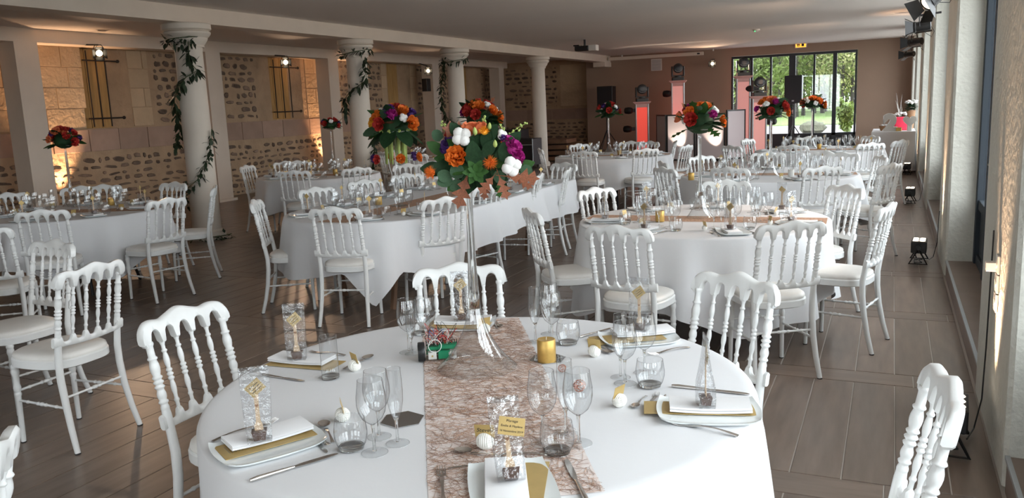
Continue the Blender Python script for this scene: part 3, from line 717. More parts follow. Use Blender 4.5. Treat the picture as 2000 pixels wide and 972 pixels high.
def cloth(P, ctr, hem, amp, seed, zt=.755):
    r = random.Random(seed); n = len(P); ph = [r.uniform(0, 6.28) for _ in range(8)]; s = [0]
    for i in range(1, n): s.append(s[-1]+hypot(P[i][0]-P[i-1][0], P[i][1]-P[i-1][1]))
    tot = s[-1]+hypot(P[0][0]-P[-1][0], P[0][1]-P[-1][1]); mb = MB(); rings = []
    for f in (.0, .3, .6, .85, .95): rings.append([(ctr[0]+(p[0]-ctr[0])*f, ctr[1]+(p[1]-ctr[1])*f, zt) for p in P])
    rings[0] = None
    for d, dz in ((-.012, 0), (-.003, -.003), (.001, -.012)): rings.append([(p[0]+p[2]*d, p[1]+p[3]*d, zt+dz) for p in P])
    m = 9
    for j in range(1, m+1):
        t = j/m; ring = []
        for i, p in enumerate(P):
            u = s[i]/tot*2*pi; k1 = round(tot/.42); k2 = round(tot/.27); k3 = round(tot/.9)
            w = cos(k1*u+ph[0]+.8*sin(3*u+ph[3]))*.6+cos(k2*u+ph[1])*.28+cos(k3*u+ph[2])*.5
            zz = zt-.012-(zt-.012-hem(u, p))*t; off = .004+.035*t+amp*(w+.35*abs(w))*t**.75*.75
            ring.append((p[0]+p[2]*off, p[1]+p[3]*off, zz))
        rings.append(ring)
    vs = [(ctr[0], ctr[1], zt)]
    for rg in rings[1:]: vs += rg
    fs = [(0, 1+k, 1+(k+1) % n) for k in range(n)]; R_ = len(rings)-1
    fs += [(1+i*n+k, 1+(i+1)*n+k, 1+(i+1)*n+(k+1) % n, 1+i*n+(k+1) % n) for i in range(R_-1) for k in range(n)]
    return mb.add(vs, fs)
TD = {'T1': ('in the foreground', 'foreground table'), 'T2': ('second in the right-hand row', 'second round table'), 'T3': ('third in the right-hand row', 'third round table'),
      'T4': ('farthest in the right-hand row, before the glass doors', 'farthest round table'), 'T5': ('left of the booth near the far plain column', 'round table near the far column'),
      'T6': ('', 'long table'), 'T7': ('under the first barred niche at the left', 'left table'), 'T8': ('by the bright wall light', 'table by the wall light'),
      'T9': ('far back, behind the drooping bouquet', 'far left table'), 'T10': ('cut off by the left picture edge', 'table at the left edge')}
def round_table_proto():
    t = E('round_table'); MB().lathe([(0, .715), (.78, .715), (.79, .72), (.79, .738), (.78, .742), (0, .742)], 40, cap=False).build('tabletop', 'tablewood', t)
    for k in range(4):
        a = pi/4+k*pi/2; MB().tube([(.5*cos(a), .5*sin(a), 0), (.42*cos(a), .42*sin(a), .3), (.48*cos(a), .48*sin(a), .712)], .014, 7).build('leg', 'blackmetal', t)
    MB().tube([(-.35, -.35, .32), (.35, .35, .32)], .010, 6).tube([(-.35, .35, .32), (.35, -.35, .32)], .010, 6).build('brace', 'blackmetal', t); return t
RT = Proto(round_table_proto)
for i, (k, (x, y, r)) in enumerate(TB.items()):
    if k == 'T6': continue
    RT.put((x, y, 0), .3*i, 'round table under its cloth, '+TD[k][0], 'table', None, (r/.84, r/.84, 1))
    low = .10 if k == 'T1' else (.22 if k in ('T2',) else .27)
    def hem(u, p, low=low, s=i): return low+.07*cos(4*u+s*.9)+.02*cos(9*u+s)
    o = cloth(outline('round', (x, y), r), (x, y), hem, .075 if k != 'T1' else .04, 20+i).build('tablecloth', 'cloth', None, 60)
    tag(o, 'white tablecloth over the round table '+TD[k][0], 'tablecloth')
t = thing('long_table', 'long wooden table with one rounded end under a white cloth, middle of the hall', 'table', (-4.0, 5.95, 0))
MB().prism([(.76*cos(pi+pi*k/24), .76*sin(pi+pi*k/24)) for k in range(25)]+[(.76, 2.72), (-.76, 2.72)], .712, .742).build('tabletop', 'tablewood', t)
for yy in (-.25, 1.2, 2.5):
    for s in (-1, 1): MB().tube([(s*.35, yy-.16*s, 0), (s*.35, yy, .71)], .028, 6).build('leg', 'tablewood', t)
    MB().box(-.36, .36, yy-.03, yy+.03, .28, .34).build('crossbar', 'tablewood', t)
def hem6(u, p):
    x, y = p[0], p[1]; z = .43+.02*cos(5*u)
    if y < 5.9: z = .33+.05*cos(6*u)
    z -= .28*max(0, 1-hypot(x+3.62, y-5.25)/.22)       # pointed corner hanging low
    return z
o = cloth(outline('long', (-4.0, 5.95), .8, 8.72), (-4.0, 7.0), hem6, .05, 77).build('tablecloth', 'cloth', None, 60)
tag(o, 'white tablecloth over the long table, a pointed corner hanging at its near end', 'tablecloth')

# ================================================================== COLUMNS
def make_column():
    t = E('column')
    MB().lathe([(.188, .12), (.186, .6), (.180, 1.6), (.172, 2.45), (.176, 2.47), (.176, 2.50)], 36).build('shaft', 'column', t)
    MB().lathe([(.24, 0), (.24, .07), (.225, .085), (.225, .10), (.20, .115), (.19, .125)], 36).build('base', 'column', t)
    MB().lathe([(.20, 2.50), (.20, 2.53), (.215, 2.55), (.25, 2.60), (.25, 2.62), (.27, 2.635), (.295, 2.67), (.295, 2.69), (.27, 2.705), (.305, 2.725), (.305, 2.785), (.29, 2.80)], 36).build('capital', 'column', t)
    return t
CP = Proto(make_column)
COLY = [8.3, 12.05, 15.6, 20.1]
for i, (y, l) in enumerate(zip(COLY, ('nearest to the camera, beside the left table', 'second from the camera, behind the wall-light table', 'third from the camera, behind the large foreground bouquet', 'farthest and bare, without any garland'))):
    CP.put((-8.35, y, 0), 0, 'round cream column '+l, 'column')
# leaf primitives ---------------------------------------------------
def leaf_add(mb, base, d, up, L, W, n=4, fold=.15, droop=.2, shape=0):
    d = Vector(d).normalized(); up = Vector(up); s = d.cross(up); s = s.normalized() if s.length > 1e-4 else d.orthogonal().normalized(); nrm = s.cross(d)
    vs = []
    for i in range(n+1):
        t = i/n; w = W*.5*(sin(pi*min(1, t*.92+.06))**(.8 if shape == 0 else .5)); c = Vector(base)+d*L*t-nrm*(-1)*0+Vector((0, 0, -1))*L*droop*t*t
        vs += [tuple(c-s*w+nrm*w*fold), tuple(c), tuple(c+s*w+nrm*w*fold)]
    fs = []
    for i in range(n): a = i*3; fs += [(a, a+1, a+4, a+3), (a+1, a+2, a+5, a+4)]
    mb.add(vs, fs)
def garland(name, pts, label, leaf=.075, dens=26, spread=.05, seed=1, m='garland'):
    r = random.Random(seed); t = thing(name, label, 'garland', pts[0]); P = [Vector(p)-Vector(pts[0]) for p in pts]
    MB().tube(P, .006, 5).build('vine', 'stem', t); mb = MB()
    for i in range(len(P)-1):
        d = P[i+1]-P[i]; n = max(1, int(d.length*dens*2.6))
        for k in range(n):
            p = P[i]+d*(k/n); a = Vector((r.gauss(0, 1), r.gauss(0, 1), r.gauss(0, .8)-.3)).normalized(); a = (a+d.normalized()*.5).normalized()
            leaf_add(mb, p+a*r.uniform(.0, .06), a, (0, 0, 1), leaf*r.uniform(.6, 1.25), leaf*.5*r.uniform(.7, 1.2), 3, .1, .2)
            if r.random() < .3: q = p+a*spread; leaf_add(mb, q, a, (0, 0, 1), leaf*.8, leaf*.35, 3)
    mb.build('leaves', m, t, 60, kind='stuff'); return t
def spiral(y, segs, rad=.215):
    """points around a column: list of (angle_deg, z, radius)"""
    out = []
    for (a0, z0), (a1, z1) in zip(segs, segs[1:]):
        n = max(2, int(abs(a1-a0)/18)+int(abs(z1-z0)/.15))
        for k in range(n):
            t = k/n; a = R(a0+(a1-a0)*t); out.append((-8.35+rad*cos(a), y+rad*sin(a), z0+(z1-z0)*t))
    a = R(segs[-1][0]); out.append((-8.35+rad*cos(a), y+rad*sin(a), segs[-1][1])); return out
# angle 0 = +x (right), -45 = towards the camera
garland('leaf_garland', spiral(8.3, [(-20, 2.62), (-110, 2.60), (-200, 2.58)], .26)+[(-8.2, 8.05, 2.56)], 'leafy green garland ring round the capital of the nearest column', .085, 30, .05, 2)
garland('leaf_garland', [(-8.16, 8.12, 2.56), (-8.13, 8.08, 2.3)]+spiral(8.3, [(-25, 2.2), (-60, 2.12), (-150, 1.72), (-165, 1.45)], .24)+[(-8.56, 8.10, 1.25)], 'green garland sweeping down the upper half of the nearest column', .10, 30, .06, 3)
garland('leaf_garland', spiral(8.3, [(10, 1.45), (-10, 1.15), (-60, .80), (-130, .62), (-150, .45)], .225), 'green garland crossing the lower half of the nearest column', .085, 30, .05, 4)
garland('leaf_garland', [(-8.35+.33*cos(R(a)), 8.3+.33*sin(R(a)), .05) for a in range(-100, 40, 20)], 'green garland end lying on the floor round the nearest column base', .08, 26, .05, 5)
garland('leaf_garland', spiral(12.05, [(20, 2.64), (-110, 2.55), (-200, 2.58)], .26), 'green garland ring round the capital of the second column', .085, 28, .05, 6)
garland('leaf_garland', [(-8.1, 11.95, 2.5), (-8.08, 11.9, 2.3)]+spiral(12.05, [(-20, 2.12), (-70, 1.98), (-140, 1.78), (-150, 1.5)], .25), 'green garland hanging diagonally on the second column', .11, 30, .06, 7)
garland('leaf_garland', spiral(12.05, [(20, 1.3), (0, .9), (-20, .6)], .24), 'green garland low on the right side of the second column', .09, 26, .05, 8)
garland('leaf_garland', spiral(15.6, [(20, 2.60), (-100, 2.52), (-190, 2.6)], .26)+[(-8.6, 15.5, 2.3), (-8.64, 15.45, 1.9), (-8.6, 15.4, 1.6)]+spiral(15.6, [(-150, 1.45), (-60, 1.25), (0, 1.2)], .25), 'green garland on the third column, falling along its left side', .10, 24, .06, 9)

# ================================================================== TABLEWARE
ZT = .7555
PRW = [(.034, .000), (.034, .0015), (.020, .003), (.006, .006), (.0042, .012), (.0036, .035), (.0038, .065), (.006, .076), (.014, .082), (.026, .093), (.034, .110), (.0375, .130), (.037, .150), (.033, .175), (.031, .192)]
PRF = [(.031, 0), (.031, .0015), (.018, .003), (.005, .006), (.0040, .012), (.0034, .04), (.0042, .062), (.008, .072), (.015, .088), (.0205, .115), (.0215, .140), (.020, .175), (.0185, .202)]
PRT = [(.026, 0), (.031, .002), (.030, .004), (.037, .016), (.042, .035), (.0425, .05), (.040, .068), (.0375, .082)]
PRH = [(.027, 0), (.028, .002), (.028, .06), (.0285, .14)]
def glass_parts(name, prof, split, near, base=None):
    def f():
        if not near:
            mb = MB().lathe([prof[0]]+prof[1::2]+([prof[-1]] if len(prof) % 2 else []), 12, cap=False); return mb.build(name, 'glass', None, 60)
        t = E(name)
        if split:
            MB().lathe([(prof[0][0]-.002, .0022), (prof[0][0]-.0004, .0018), (prof[0][0], .0006)], 32, cap=False).build('foot_rim', 'glass', t, 60); MB().lathe(prof[1:4], 28, cap=False).build('foot', 'footglass', t, 60); MB().lathe([(.0005, prof[3][1]-.001)]+prof[3:8]+[(.0005, prof[7][1]-.001)], 16, cap=False).build('stem', 'solidglass', t, 60); MB().lathe(prof[7:], 32, cap=False).build('bowl', 'glass', t, 60)
            z = prof[-1][1]; MB().tube([(prof[-1][0]*cos(a*pi/16), prof[-1][0]*sin(a*pi/16), z) for a in range(33)], .0006, 5, cap=False).build('rim', 'glass', t, 60)
        else:
            MB().lathe(prof, 32, cap=False).build('wall', 'glass', t, 60)
            MB().lathe([(prof[1][0]*.96, .002), (prof[1][0]*1.02, .010), (prof[1][0]*.6, .014), (.001, .013)], 28).build('thick_base', 'solidglass', t, 60)
            z = prof[-1][1]; MB().tube([(prof[-1][0]*cos(a*pi/16), prof[-1][0]*sin(a*pi/16), z) for a in range(33)], .0007, 5, cap=False).build('rim', 'glass', t, 60)
        return t
    return f
GL = {}
for nr in (1, 0):
    GL['wine', nr] = Proto(glass_parts('wine_glass', PRW, 1, nr)); GL['flute', nr] = Proto(glass_parts('champagne_flute', PRF, 1, nr))
    GL['tumbler', nr] = Proto(glass_parts('tumbler', PRT, 0, nr)); GL['highball', nr] = Proto(glass_parts('highball_glass', PRH, 0, nr))
def mk_plate():
    nx, ny = 14, 18; vs = []; hx, hy = .098, .138
    def top(u, v):   # u,v in -1..1
        n = 6; x = u*hx; y = v*hy; q = 1-.05*(u*u*v*v)
        return x*q*(1-.05*v*v), y*q*(1-.04*u*u), .006+.010*abs(v)**7+.005*abs(u)**7
    for j in range(ny+1):
        for i in range(nx+1): vs.append(top(-1+2*i/nx, -1+2*j/ny))
    n = len(vs)
    for j in range(ny+1):
        for i in range(nx+1):
            x, y, z = top(-1+2*i/nx, -1+2*j/ny); e = max(abs(-1+2*i/nx), abs(-1+2*j/ny)); vs.append((x*.985, y*.985, max(0, z-.005) if e > .7 else 0))
    fs = []; W1 = nx+1
    for j in range(ny):
        for i in range(nx):
            a = j*W1+i; fs += [(a, a+1, a+W1+1, a+W1), (n+a, n+a+W1, n+a+W1+1, n+a+1)]
    edge = [i for i in range(nx)]+[nx+W1*j for j in range(ny)]+[ny*W1+nx-i for i in range(nx)]+[(ny-j)*W1 for j in range(ny)]
    for k in range(len(edge)): a, b = edge[k], edge[(k+1) % len(edge)]; fs.append((a, n+a, n+b, b))
    mb = MB(); mb.add(vs, fs); return mb.build('plate', 'porcelain', None, 60)
PLATE = Proto(mk_plate)
def mk_napkin():
    t = E('napkin'); hx, hy = .048, .108
    for k, (z0, dx) in enumerate(((0, 0), (.007, .002))):
        pr = [(-hx+dx, z0), (hx-.006, z0), (hx, z0+.003), (hx-.006, z0+.0065), (-hx+dx, z0+.0055)]
        mb = MB(); vs = [(x, y*hy, z+.004*abs(y)**2) for y in (-1, -.6, -.2, .2, .6, 1) for x, z in pr]; n = 5
        fs = [(i*n+k2, i*n+(k2+1) % n, (i+1)*n+(k2+1) % n, (i+1)*n+k2) for i in range(5) for k2 in range(n)]+[(0, 1, 2, 3, 4)[::-1], (25, 26, 27, 28, 29)]
        mb.add(vs, fs); mb.build('fold', 'napkin', t, 40)
    return t
NAPKIN = Proto(mk_napkin)
def mk_menu():
    mb = MB(); mb.box(-.052, .052, -.13, .13, 0, .0012); t = E('menu_card'); mb.build('card', 'gold_card', t, 0)
    for k in range(5): MB().box(-.03, .02, -.11+k*.008, -.1085+k*.008, .0013, .0016).build('text_line', 'greyink', t, 0)
    return t
MENU = Proto(mk_menu)
def mk_bag():
    t = E('favour_bag'); n = 10; rings = []
    for z, a, b in ((.0, .030, .022), (.03, .031, .023), (.06, .033, .021), (.10, .035, .012), (.14, .036, .005), (.18, .036, .002), (.195, .036, .0015)):
        r = []; 
        for sx_, sy_ in ((-1, -1), (-.4, -1.1), (.4, -.9), (1, -1), (1.02, 0), (1, 1), (.4, 1.1), (-.4, .9), (-1, 1), (-1.02, 0)): r.append((sx_*a, sy_*b, z))
        rings.append(r)
    mb = MB(); mb.add([p for r in rings for p in r], [(i*n+k, i*n+(k+1) % n, (i+1)*n+(k+1) % n, (i+1)*n+k) for i in range(6) for k in range(n)]+[tuple(range(n-1, -1, -1))]); mb.build('bag', 'film', t, 20)
    MB().box(-.037, .037, -.002, .002, .180, .192, b=.0).build('seal', 'film', t, 0)
    mb = MB(); q = [(-.014, -.012), (.014, -.012), (.014, .012), (-.014, .012)]
    mb.add([(x, y, .002) for x, y in q]+[(x*1.35, y*1.3, .026) for x, y in q], [(3, 2, 1, 0), (4, 5, 6, 7), (0, 1, 5, 4), (1, 2, 6, 5), (2, 3, 7, 6), (3, 0, 4, 7)]); mb.build('chocolate', 'choc', t, 0)
    mb = MB(); L = [(0, .016, .006), (0, .028, .011), (0, .040, .010), (0, .052, .0055), (0, .09, .005), (0, .125, .006), (0, .135, .004)]
    mb.add([(s*w, y-.001+e, z) for e in (0, .002) for _, z, w in L for s in (-1, 1)], [(2*i, 2*i+1, 2*i+3, 2*i+2) for i in range(6)]+[(14+2*i, 16+2*i, 17+2*i, 15+2*i) for i in range(6) for y in (0,)]+[(2*i, 2*i+2, 16+2*i, 14+2*i) for i in range(6)]+[(2*i+1, 15+2*i, 17+2*i, 2*i+3) for i in range(6)]) if False else None
    vs = []; 
    for e in (-.001, .001):
        for _, z, w in L: vs += [(-w, e, z), (w, e, z)]
    fs = []
    for i in range(6): fs += [(2*i, 2*i+1, 2*i+3, 2*i+2), (14+2*i, 16+2*i, 17+2*i, 15+2*i), (2*i, 2*i+2, 16+2*i, 14+2*i), (2*i+1, 15+2*i, 17+2*i, 2*i+3)]
    mb.add(vs, fs); sp = mb.build('wooden_spoon', 'wood', t, 30)
    mb = MB(); mb.add([(x*.72, -.0018-.001*(1-e), z*.72+.092) for e in (0, 1) for x, z in ((0, -.0065), (-.006, .001), (-.0045, .006), (0, .0035), (.0045, .006), (.006, .001))], [(0, 1, 2, 3, 4, 5)]); mb.build('heart_mark', 'burn', sp, 0)
    tg = MB(); c, s = cos(R(38)), sin(R(38)); hw, hh = .021, .017
    def rot(x, z): return (x*c-z*s, x*s+z*c+.140)
    def plate_(x0, x1, z0, z1, y0, y1): return [(rot(x, z)[0], y, rot(x, z)[1]) for y in (y0, y1) for x, z in ((x0, z0), (x1, z0), (x1, z1), (x0, z1))]
    F = [(0, 1, 2, 3), (7, 6, 5, 4), (0, 4, 5, 1), (1, 5, 6, 2), (2, 6, 7, 3), (3, 7, 4, 0)]
    tg.add(plate_(-hw, hw, -hh, hh, -.0032, -.0026), F); g_ = tg.build('tag', 'gold_card', t, 0)
    for zz in (-.007, 0, .007): MB().add(plate_(-.014, .014, zz-.0008, zz+.0008, -.0036, -.0033), F).build('text_line', 'ink', g_, 0)
    return t
BAG = Proto(mk_bag)
def mk_bag_far():
    t = E('favour_bag'); MB().box(-.033, .033, -.018, .018, 0, .08).build('bag', 'film', t, 0)
    MB().box(-.016, .016, -.014, .014, .002, .028).build('chocolate', 'choc', t, 0); MB().box(-.006, .006, -.001, .001, .02, .13).build('wooden_spoon', 'wood', t, 0)
    MB().add([(0, -.002, .115), (.024, -.002, .137), (0, -.002, .163), (-.024, -.002, .137), (0, -.001, .115), (.024, -.001, .137), (0, -.001, .163), (-.024, -.001, .137)], [(0, 1, 2, 3), (7, 6, 5, 4), (0, 4, 5, 1), (1, 5, 6, 2), (2, 6, 7, 3), (3, 7, 4, 0)]).build('tag', 'gold_card', t, 0)
    return t
BAGF = Proto(mk_bag_far)
def curve_z(t): return .0015+.006*sin(pi*t)**2
def mk_fork():
    mb = MB(); L = .19; P = []
    for i in range(13):
        t = i/12; y = -L/2+L*.72*t; w = .0065-.0035*sin(pi*min(1, t*1.1))*(1 if t > .2 else .6); P.append((y, w, .002+.007*sin(pi*t)))
    vs = []
    for y, w, z in P: vs += [(-w, y, z), (w, y, z), (w, y, z+.002), (-w, y, z+.002)]
    fs = [(4*i+k, 4*i+(k+1) % 4, 4*i+4+(k+1) % 4, 4*i+4+k) for i in range(12) for k in range(4)]+[(3, 2, 1, 0)]
    mb.add(vs, fs); y0 = P[-1][0]
    mb.add([(-.003, y0, .002), (.003, y0, .002), (.0115, y0+.018, .001), (-.0115, y0+.018, .001), (-.003, y0, .004), (.003, y0, .004), (.0115, y0+.018, .003), (-.0115, y0+.018, .003)], [(3, 2, 1, 0), (4, 5, 6, 7), (0, 1, 5, 4), (1, 2, 6, 5), (2, 3, 7, 6), (3, 0, 4, 7)])
    for x in (-.0098, -.0033, .0033, .0098): mb.tube([(x, y0+.017, .002), (x, y0+.035, .0025), (x*.92, y0+.055, .008)], [.0016, .0014, .0009], 5)
    return mb.build('fork', 'steel', None, 50)
def mk_spoon():
    mb = MB(); vs = []; P = []
    for i in range(11): t = i/10; P.append((-.09+.125*t, .0062-.0035*sin(pi*min(1, t*1.1)), .002+.007*sin(pi*t)))
    for y, w, z in P: vs += [(-w, y, z), (w, y, z), (w, y, z+.002), (-w, y, z+.002)]
    mb.add(vs, [(4*i+k, 4*i+(k+1) % 4, 4*i+4+(k+1) % 4, 4*i+4+k) for i in range(10) for k in range(4)]+[(3, 2, 1, 0)])
    vs = [(0, .062, .002)]; n = 18
    for r, z in ((.35, .0025), (.7, .006), (1, .011), (1.04, .0115), (1.0, .010)): vs += [(r*.019*cos(2*pi*k/n), .062+r*.029*sin(2*pi*k/n), z) for k in range(n)]
    mb.add(vs, [(0, 1+k, 1+(k+1) % n) for k in range(n)]+[(1+i*n+k, 1+(i+1)*n+k, 1+(i+1)*n+(k+1) % n, 1+i*n+(k+1) % n) for i in range(4) for k in range(n)])
    return mb.build('spoon', 'steel', None, 50)
def mk_knife():
    t = E('table_knife'); mb = MB()
    mb.tube([(0, -.11, .0045), (0, -.09, .0050), (0, -.03, .0042), (0, .0, .0036)], [.0045, .0062, .0048, .0036], 8); mb.build('handle', 'steel', t, 50)
    mb = MB(); vs = []
    for y, a, b in ((0, -.004, .004), (.02, -.007, .007), (.06, -.007, .009), (.09, -.006, .009), (.108, -.002, .007), (.115, .003, .005)): vs += [(a, y, .0030), (b, y, .0034), (b, y, .0044), (a, y, .0048)]
    mb.add(vs, [(4*i+k, 4*i+(k+1) % 4, 4*i+4+(k+1) % 4, 4*i+4+k) for i in range(5) for k in range(4)]+[(3, 2, 1, 0), (20, 21, 22, 23)]); mb.build('blade', 'steel', t, 40); return t
FORK, SPOON, KNIFE = Proto(mk_fork), Proto(mk_spoon), Proto(mk_knife)
def mk_knot(near=True):
    def f():
        t = E('place_card_holder'); r = .0185; mb = MB(); mb.ball((0, 0, .019), r*.93, 12, 8)
        if near:
            for ax in range(3):
                for k in range(-2, 3):
                    q = []; h = k*.0044; rr = sqrt(max(0, (r*1.02)**2-h*h))
                    for a in range(25):
                        c, s = rr*cos(a*pi/12), rr*sin(a*pi/12); p = [(c, s, h), (h, c, s), (s, h, c)][ax]; w = [abs(s), abs(s), abs(s)][0]
                        f_ = 1+.05*cos(2*a*pi/12+ax); q.append((p[0]*f_, p[1]*f_, p[2]*f_+.019))
                    mb.tube(q, .0023, 5, cap=False)
        mb.build('cord_ball', 'rope', t, 60)
        MB().add([(x, y+.0002*s, z) for s in (0, 3) for x, y, z in ((-.024, .004, .028), (.024, .004, .028), (.024, -.004, .062), (-.024, -.004, .062))], [(3, 2, 1, 0), (4, 5, 6, 7), (0, 1, 5, 4), (1, 2, 6, 5), (2, 3, 7, 6), (3, 0, 4, 7)]).build('name_card', 'gold_card', t, 0)
        return t
    return f
KNOT, KNOTF = Proto(mk_knot()), Proto(mk_knot(False))
def mk_candle(m):
    def f():
        t = E('pillar_candle'); MB().lathe([(.001, .0), (.030, .0), (.031, .002), (.031, .072), (.029, .075), (.020, .073), (.001, .072)], 28).build('wax', m, t); MB().tube([(0, 0, .072), (.001, 0, .082)], .0010, 5).build('wick', 'rope', t); return t
    return f
CANG, CANW = Proto(mk_candle('gold_wax')), Proto(mk_candle('white_wax'))
def mk_hex():
    mb = MB(); mb.prism([(.062*cos(pi/6+k*pi/3), .062*sin(pi/6+k*pi/3)) for k in range(6)], 0, .003); return mb.build('mirror_tile', 'mirror', None, 0)
HEX = Proto(mk_hex)
# trumpet vase (wide foot), and the same with a dish on top
def mk_vase(kind):
    def f():
        t = E('trumpet_vase')
        pr = [(.130, 0), (.131, .002), (.112, .018), (.088, .045), (.064, .080), (.045, .115), (.031, .155), (.022, .20), (.017, .26), (.0135, .36), (.0115, .48), (.011, .56)]
        if kind == 'flip':
            pr2 = [(r*(.9 if z < .01 else 1), .66-z) for r, z in pr][::-1]
            MB().lathe([(.075, 0), (.075, .004), (.02, .012), (.009, .03), (.009, .10)], 28).build('foot', 'crystal', t, 60); MB().lathe(pr2, 28, cap=False).build('trumpet', 'crystal', t, 60)
        else:
            if kind == 'dish': pr = [(r*.72 if z < .3 else r, z) for r, z in pr]
            k_ = 7 if kind == 'tall' else 6
            MB().lathe(pr[:k_+1], 36, cap=False).build('trumpet_foot', 'crystal', t, 60)
            MB().lathe([(.001, pr[k_][1]-.012), (pr[k_][0]*.8, pr[k_][1]-.004)]+pr[k_:]+[(.001, pr[-1][1]+.001)], 24, cap=False).build('stem', 'solidglass', t, 60)
            MB().lathe([(.011, .56), (.010, .585), (.02, .60), (.05, .61), (.095 if kind == 'dish' else .05, .622), (.10 if kind == 'dish' else .052, .625)], 28, cap=False).build('dish', 'crystal', t, 60)
        return t
    return f
VASE = {k: Proto(mk_vase(k)) for k in ('tall', 'dish', 'flip')}

# ---- foreground table, item by item --------------------------------
FT = 'on the foreground table'
def ang(p, q, z=ZT):   # heading of the line between two pixels, as a z rotation that maps +y onto it
    a, b = at(*p, z), at(*q, z); d = b-a; return atan2(d.y, d.x)-pi/2
def put(pr, px, py, rz, label, cat, z=ZT, group=None, scale=None, rot=None):
    p = at(px, py, z); return pr.put(p, rot if rot is not None else rz, label, cat, group, scale)
# left front place
a = ang((430, 905), (632, 848)); put(PLATE, 525, 873, a, 'white rectangular curved plate at the left front place '+FT, 'plate')
put(MENU, 527, 859, a, 'gold menu card under the napkin at the left front place', 'card', ZT+.0095, None, (1.0, 1.0, 1))
put(NAPKIN, 524, 852, a, 'folded white napkin with chocolate bag, left front place '+FT, 'napkin', ZT+.0115)
put(BAG, 508, 858, a+1.2, 'clear bag with chocolate spoon and gold tag, left front place', 'favour bag', ZT+.026)
put(KNIFE, 575, 914, ang((485, 942), (668, 884)), 'long table knife in front of the left front plate', 'knife')
put(FORK, 480, 842, ang((400, 866), (552, 815)), 'fork behind the left front plate', 'fork')
put(SPOON, 640, 845, ang((655, 872), (630, 822)), 'soup spoon with dark bowl beside the left front plate', 'spoon', ZT, None, .85)
put(FORK, 628, 857, ang((600, 828), (652, 878)), 'dessert fork at the tip of the left front menu card', 'fork', ZT, None, .62)
put(KNIFE, 622, 866, ang((604, 842), (646, 884)), 'dessert knife at the right end of the left front plate', 'knife', ZT, None, .65)
put(KNOT, 670, 822, -.9, 'white cord ball with gold card behind the left tumbler', 'place card')
put(GL['tumbler', 1], 687, 876, 0, 'empty tumbler beside the left front place '+FT, 'tumbler')
put(GL['wine', 1], 732, 884, 0, 'empty wine glass, nearest of the left cluster '+FT, 'wine glass')
put(GL['wine', 1], 741, 853, 0, 'empty wine glass, rear one of the left cluster '+FT, 'wine glass', ZT, None, .95)
put(GL['flute', 1], 777, 866, 0, 'champagne flute in the left cluster '+FT, 'champagne flute')
put(HEX, 786, 820, .3, 'hexagonal mirror tile behind the left champagne flute', 'mirror tile')
# left rear place
a = ang((540, 712), (660, 722)); put(MENU, 596, 709, a, 'gold menu card at the left rear place beside the highball glass', 'card', ZT+.002)
put(NAPKIN, 590, 704, a, 'folded white napkin at the left rear place '+FT, 'napkin', ZT+.004)
put(BAG, 581, 700, .55, 'shiny clear chocolate bag standing at the left rear place', 'favour bag', ZT+.018)
put(GL['highball', 1], 646, 738, 0, 'straight highball glass at the left rear place', 'highball glass')
put(KNOT, 693, 724, -.5, 'white cord ball with gold card right of the highball glass', 'place card')
put(KNIFE, 553, 739, ang((500, 732), (607, 747)), 'table knife before the left rear napkin', 'knife', ZT, None, .8)
put(FORK, 640, 691, ang((675, 696), (600, 688)), 'fork behind the highball glass', 'fork', ZT, None, .8)
put(SPOON, 700, 709, ang((672, 722), (720, 700)), 'dark spoon beside the cord ball right of the highball glass', 'spoon', ZT, None, .85)
# rear place, behind the robot
a = ang((905, 645), (880, 600))
put(PLATE, 900, 636, 1.85, 'white plate at the rear place behind the electronics', 'plate'); put(MENU, 893, 634, 1.75, 'gold menu card at the rear place behind the electronics', 'card', ZT+.0095)
put(NAPKIN, 905, 628, 1.9, 'folded white napkin at the rear place behind the electronics', 'napkin', ZT+.0115)
put(BAG, 902, 624, .5, 'tall clear chocolate bag before the rear chair', 'favour bag', ZT+.026)
put(GL['wine', 1], 799, 688, 0, 'wine glass left of the electronics, leftmost '+FT, 'wine glass')
put(GL['wine', 1], 834, 682, 0, 'wine glass behind the electronics, right of the leftmost', 'wine glass')
put(GL['flute', 1], 805, 691, 0, 'champagne flute between the two glasses left of the electronics', 'champagne flute', ZT, None, .82)
put(GL['tumbler', 1], 822, 652, 0, 'tumbler behind the glasses left of the electronics', 'tumbler', ZT, None, .9)
put(KNOT, 947, 651, .9, 'white cord ball with gold card behind the tall vase foot', 'place card')
put(FORK, 967, 636, ang((977, 640), (962, 622)), 'fork on the far end of the runner '+FT, 'fork', ZT, None, .6)
put(SPOON, 972, 633, ang((960, 622), (980, 645)), 'spoon on the far end of the runner '+FT, 'spoon', ZT, None, .6)
# right rear place
a = ang((1170, 668), (1325, 655)); put(PLATE, 1247, 664, a, 'white plate at the right rear place '+FT, 'plate')
put(MENU, 1225, 660, a, 'gold menu card at the right rear place '+FT, 'card', ZT+.0095); put(NAPKIN, 1255, 650, a, 'folded white napkin at the right rear place '+FT, 'napkin', ZT+.0115)
put(BAG, 1249, 644, -.1, 'milky clear chocolate bag at the right rear place', 'favour bag', ZT+.026)
put(GL['tumbler', 1], 1110, 671, 0, 'tumbler right behind the gold candle', 'tumbler')
put(GL['flute', 1], 1046, 668, 0, 'champagne flute behind the gold candle, leftmost of three', 'champagne flute')
put(GL['wine', 1], 1079, 673, 0, 'wine glass behind the gold candle, nearer one', 'wine glass')
put(GL['wine', 1], 1074, 652, 0, 'wine glass behind the gold candle, farther one', 'wine glass')
put(CANG, 1068, 704, 0, 'gold pillar candle on a dark mirror tile '+FT, 'candle', ZT+.0032)
put(HEX, 1070, 701, .1, 'hexagonal mirror tile under the gold candle '+FT, 'mirror tile')
put(KNOT, 1161, 696, -.15, 'white cord ball with plain gold card right of the gold candle', 'place card')
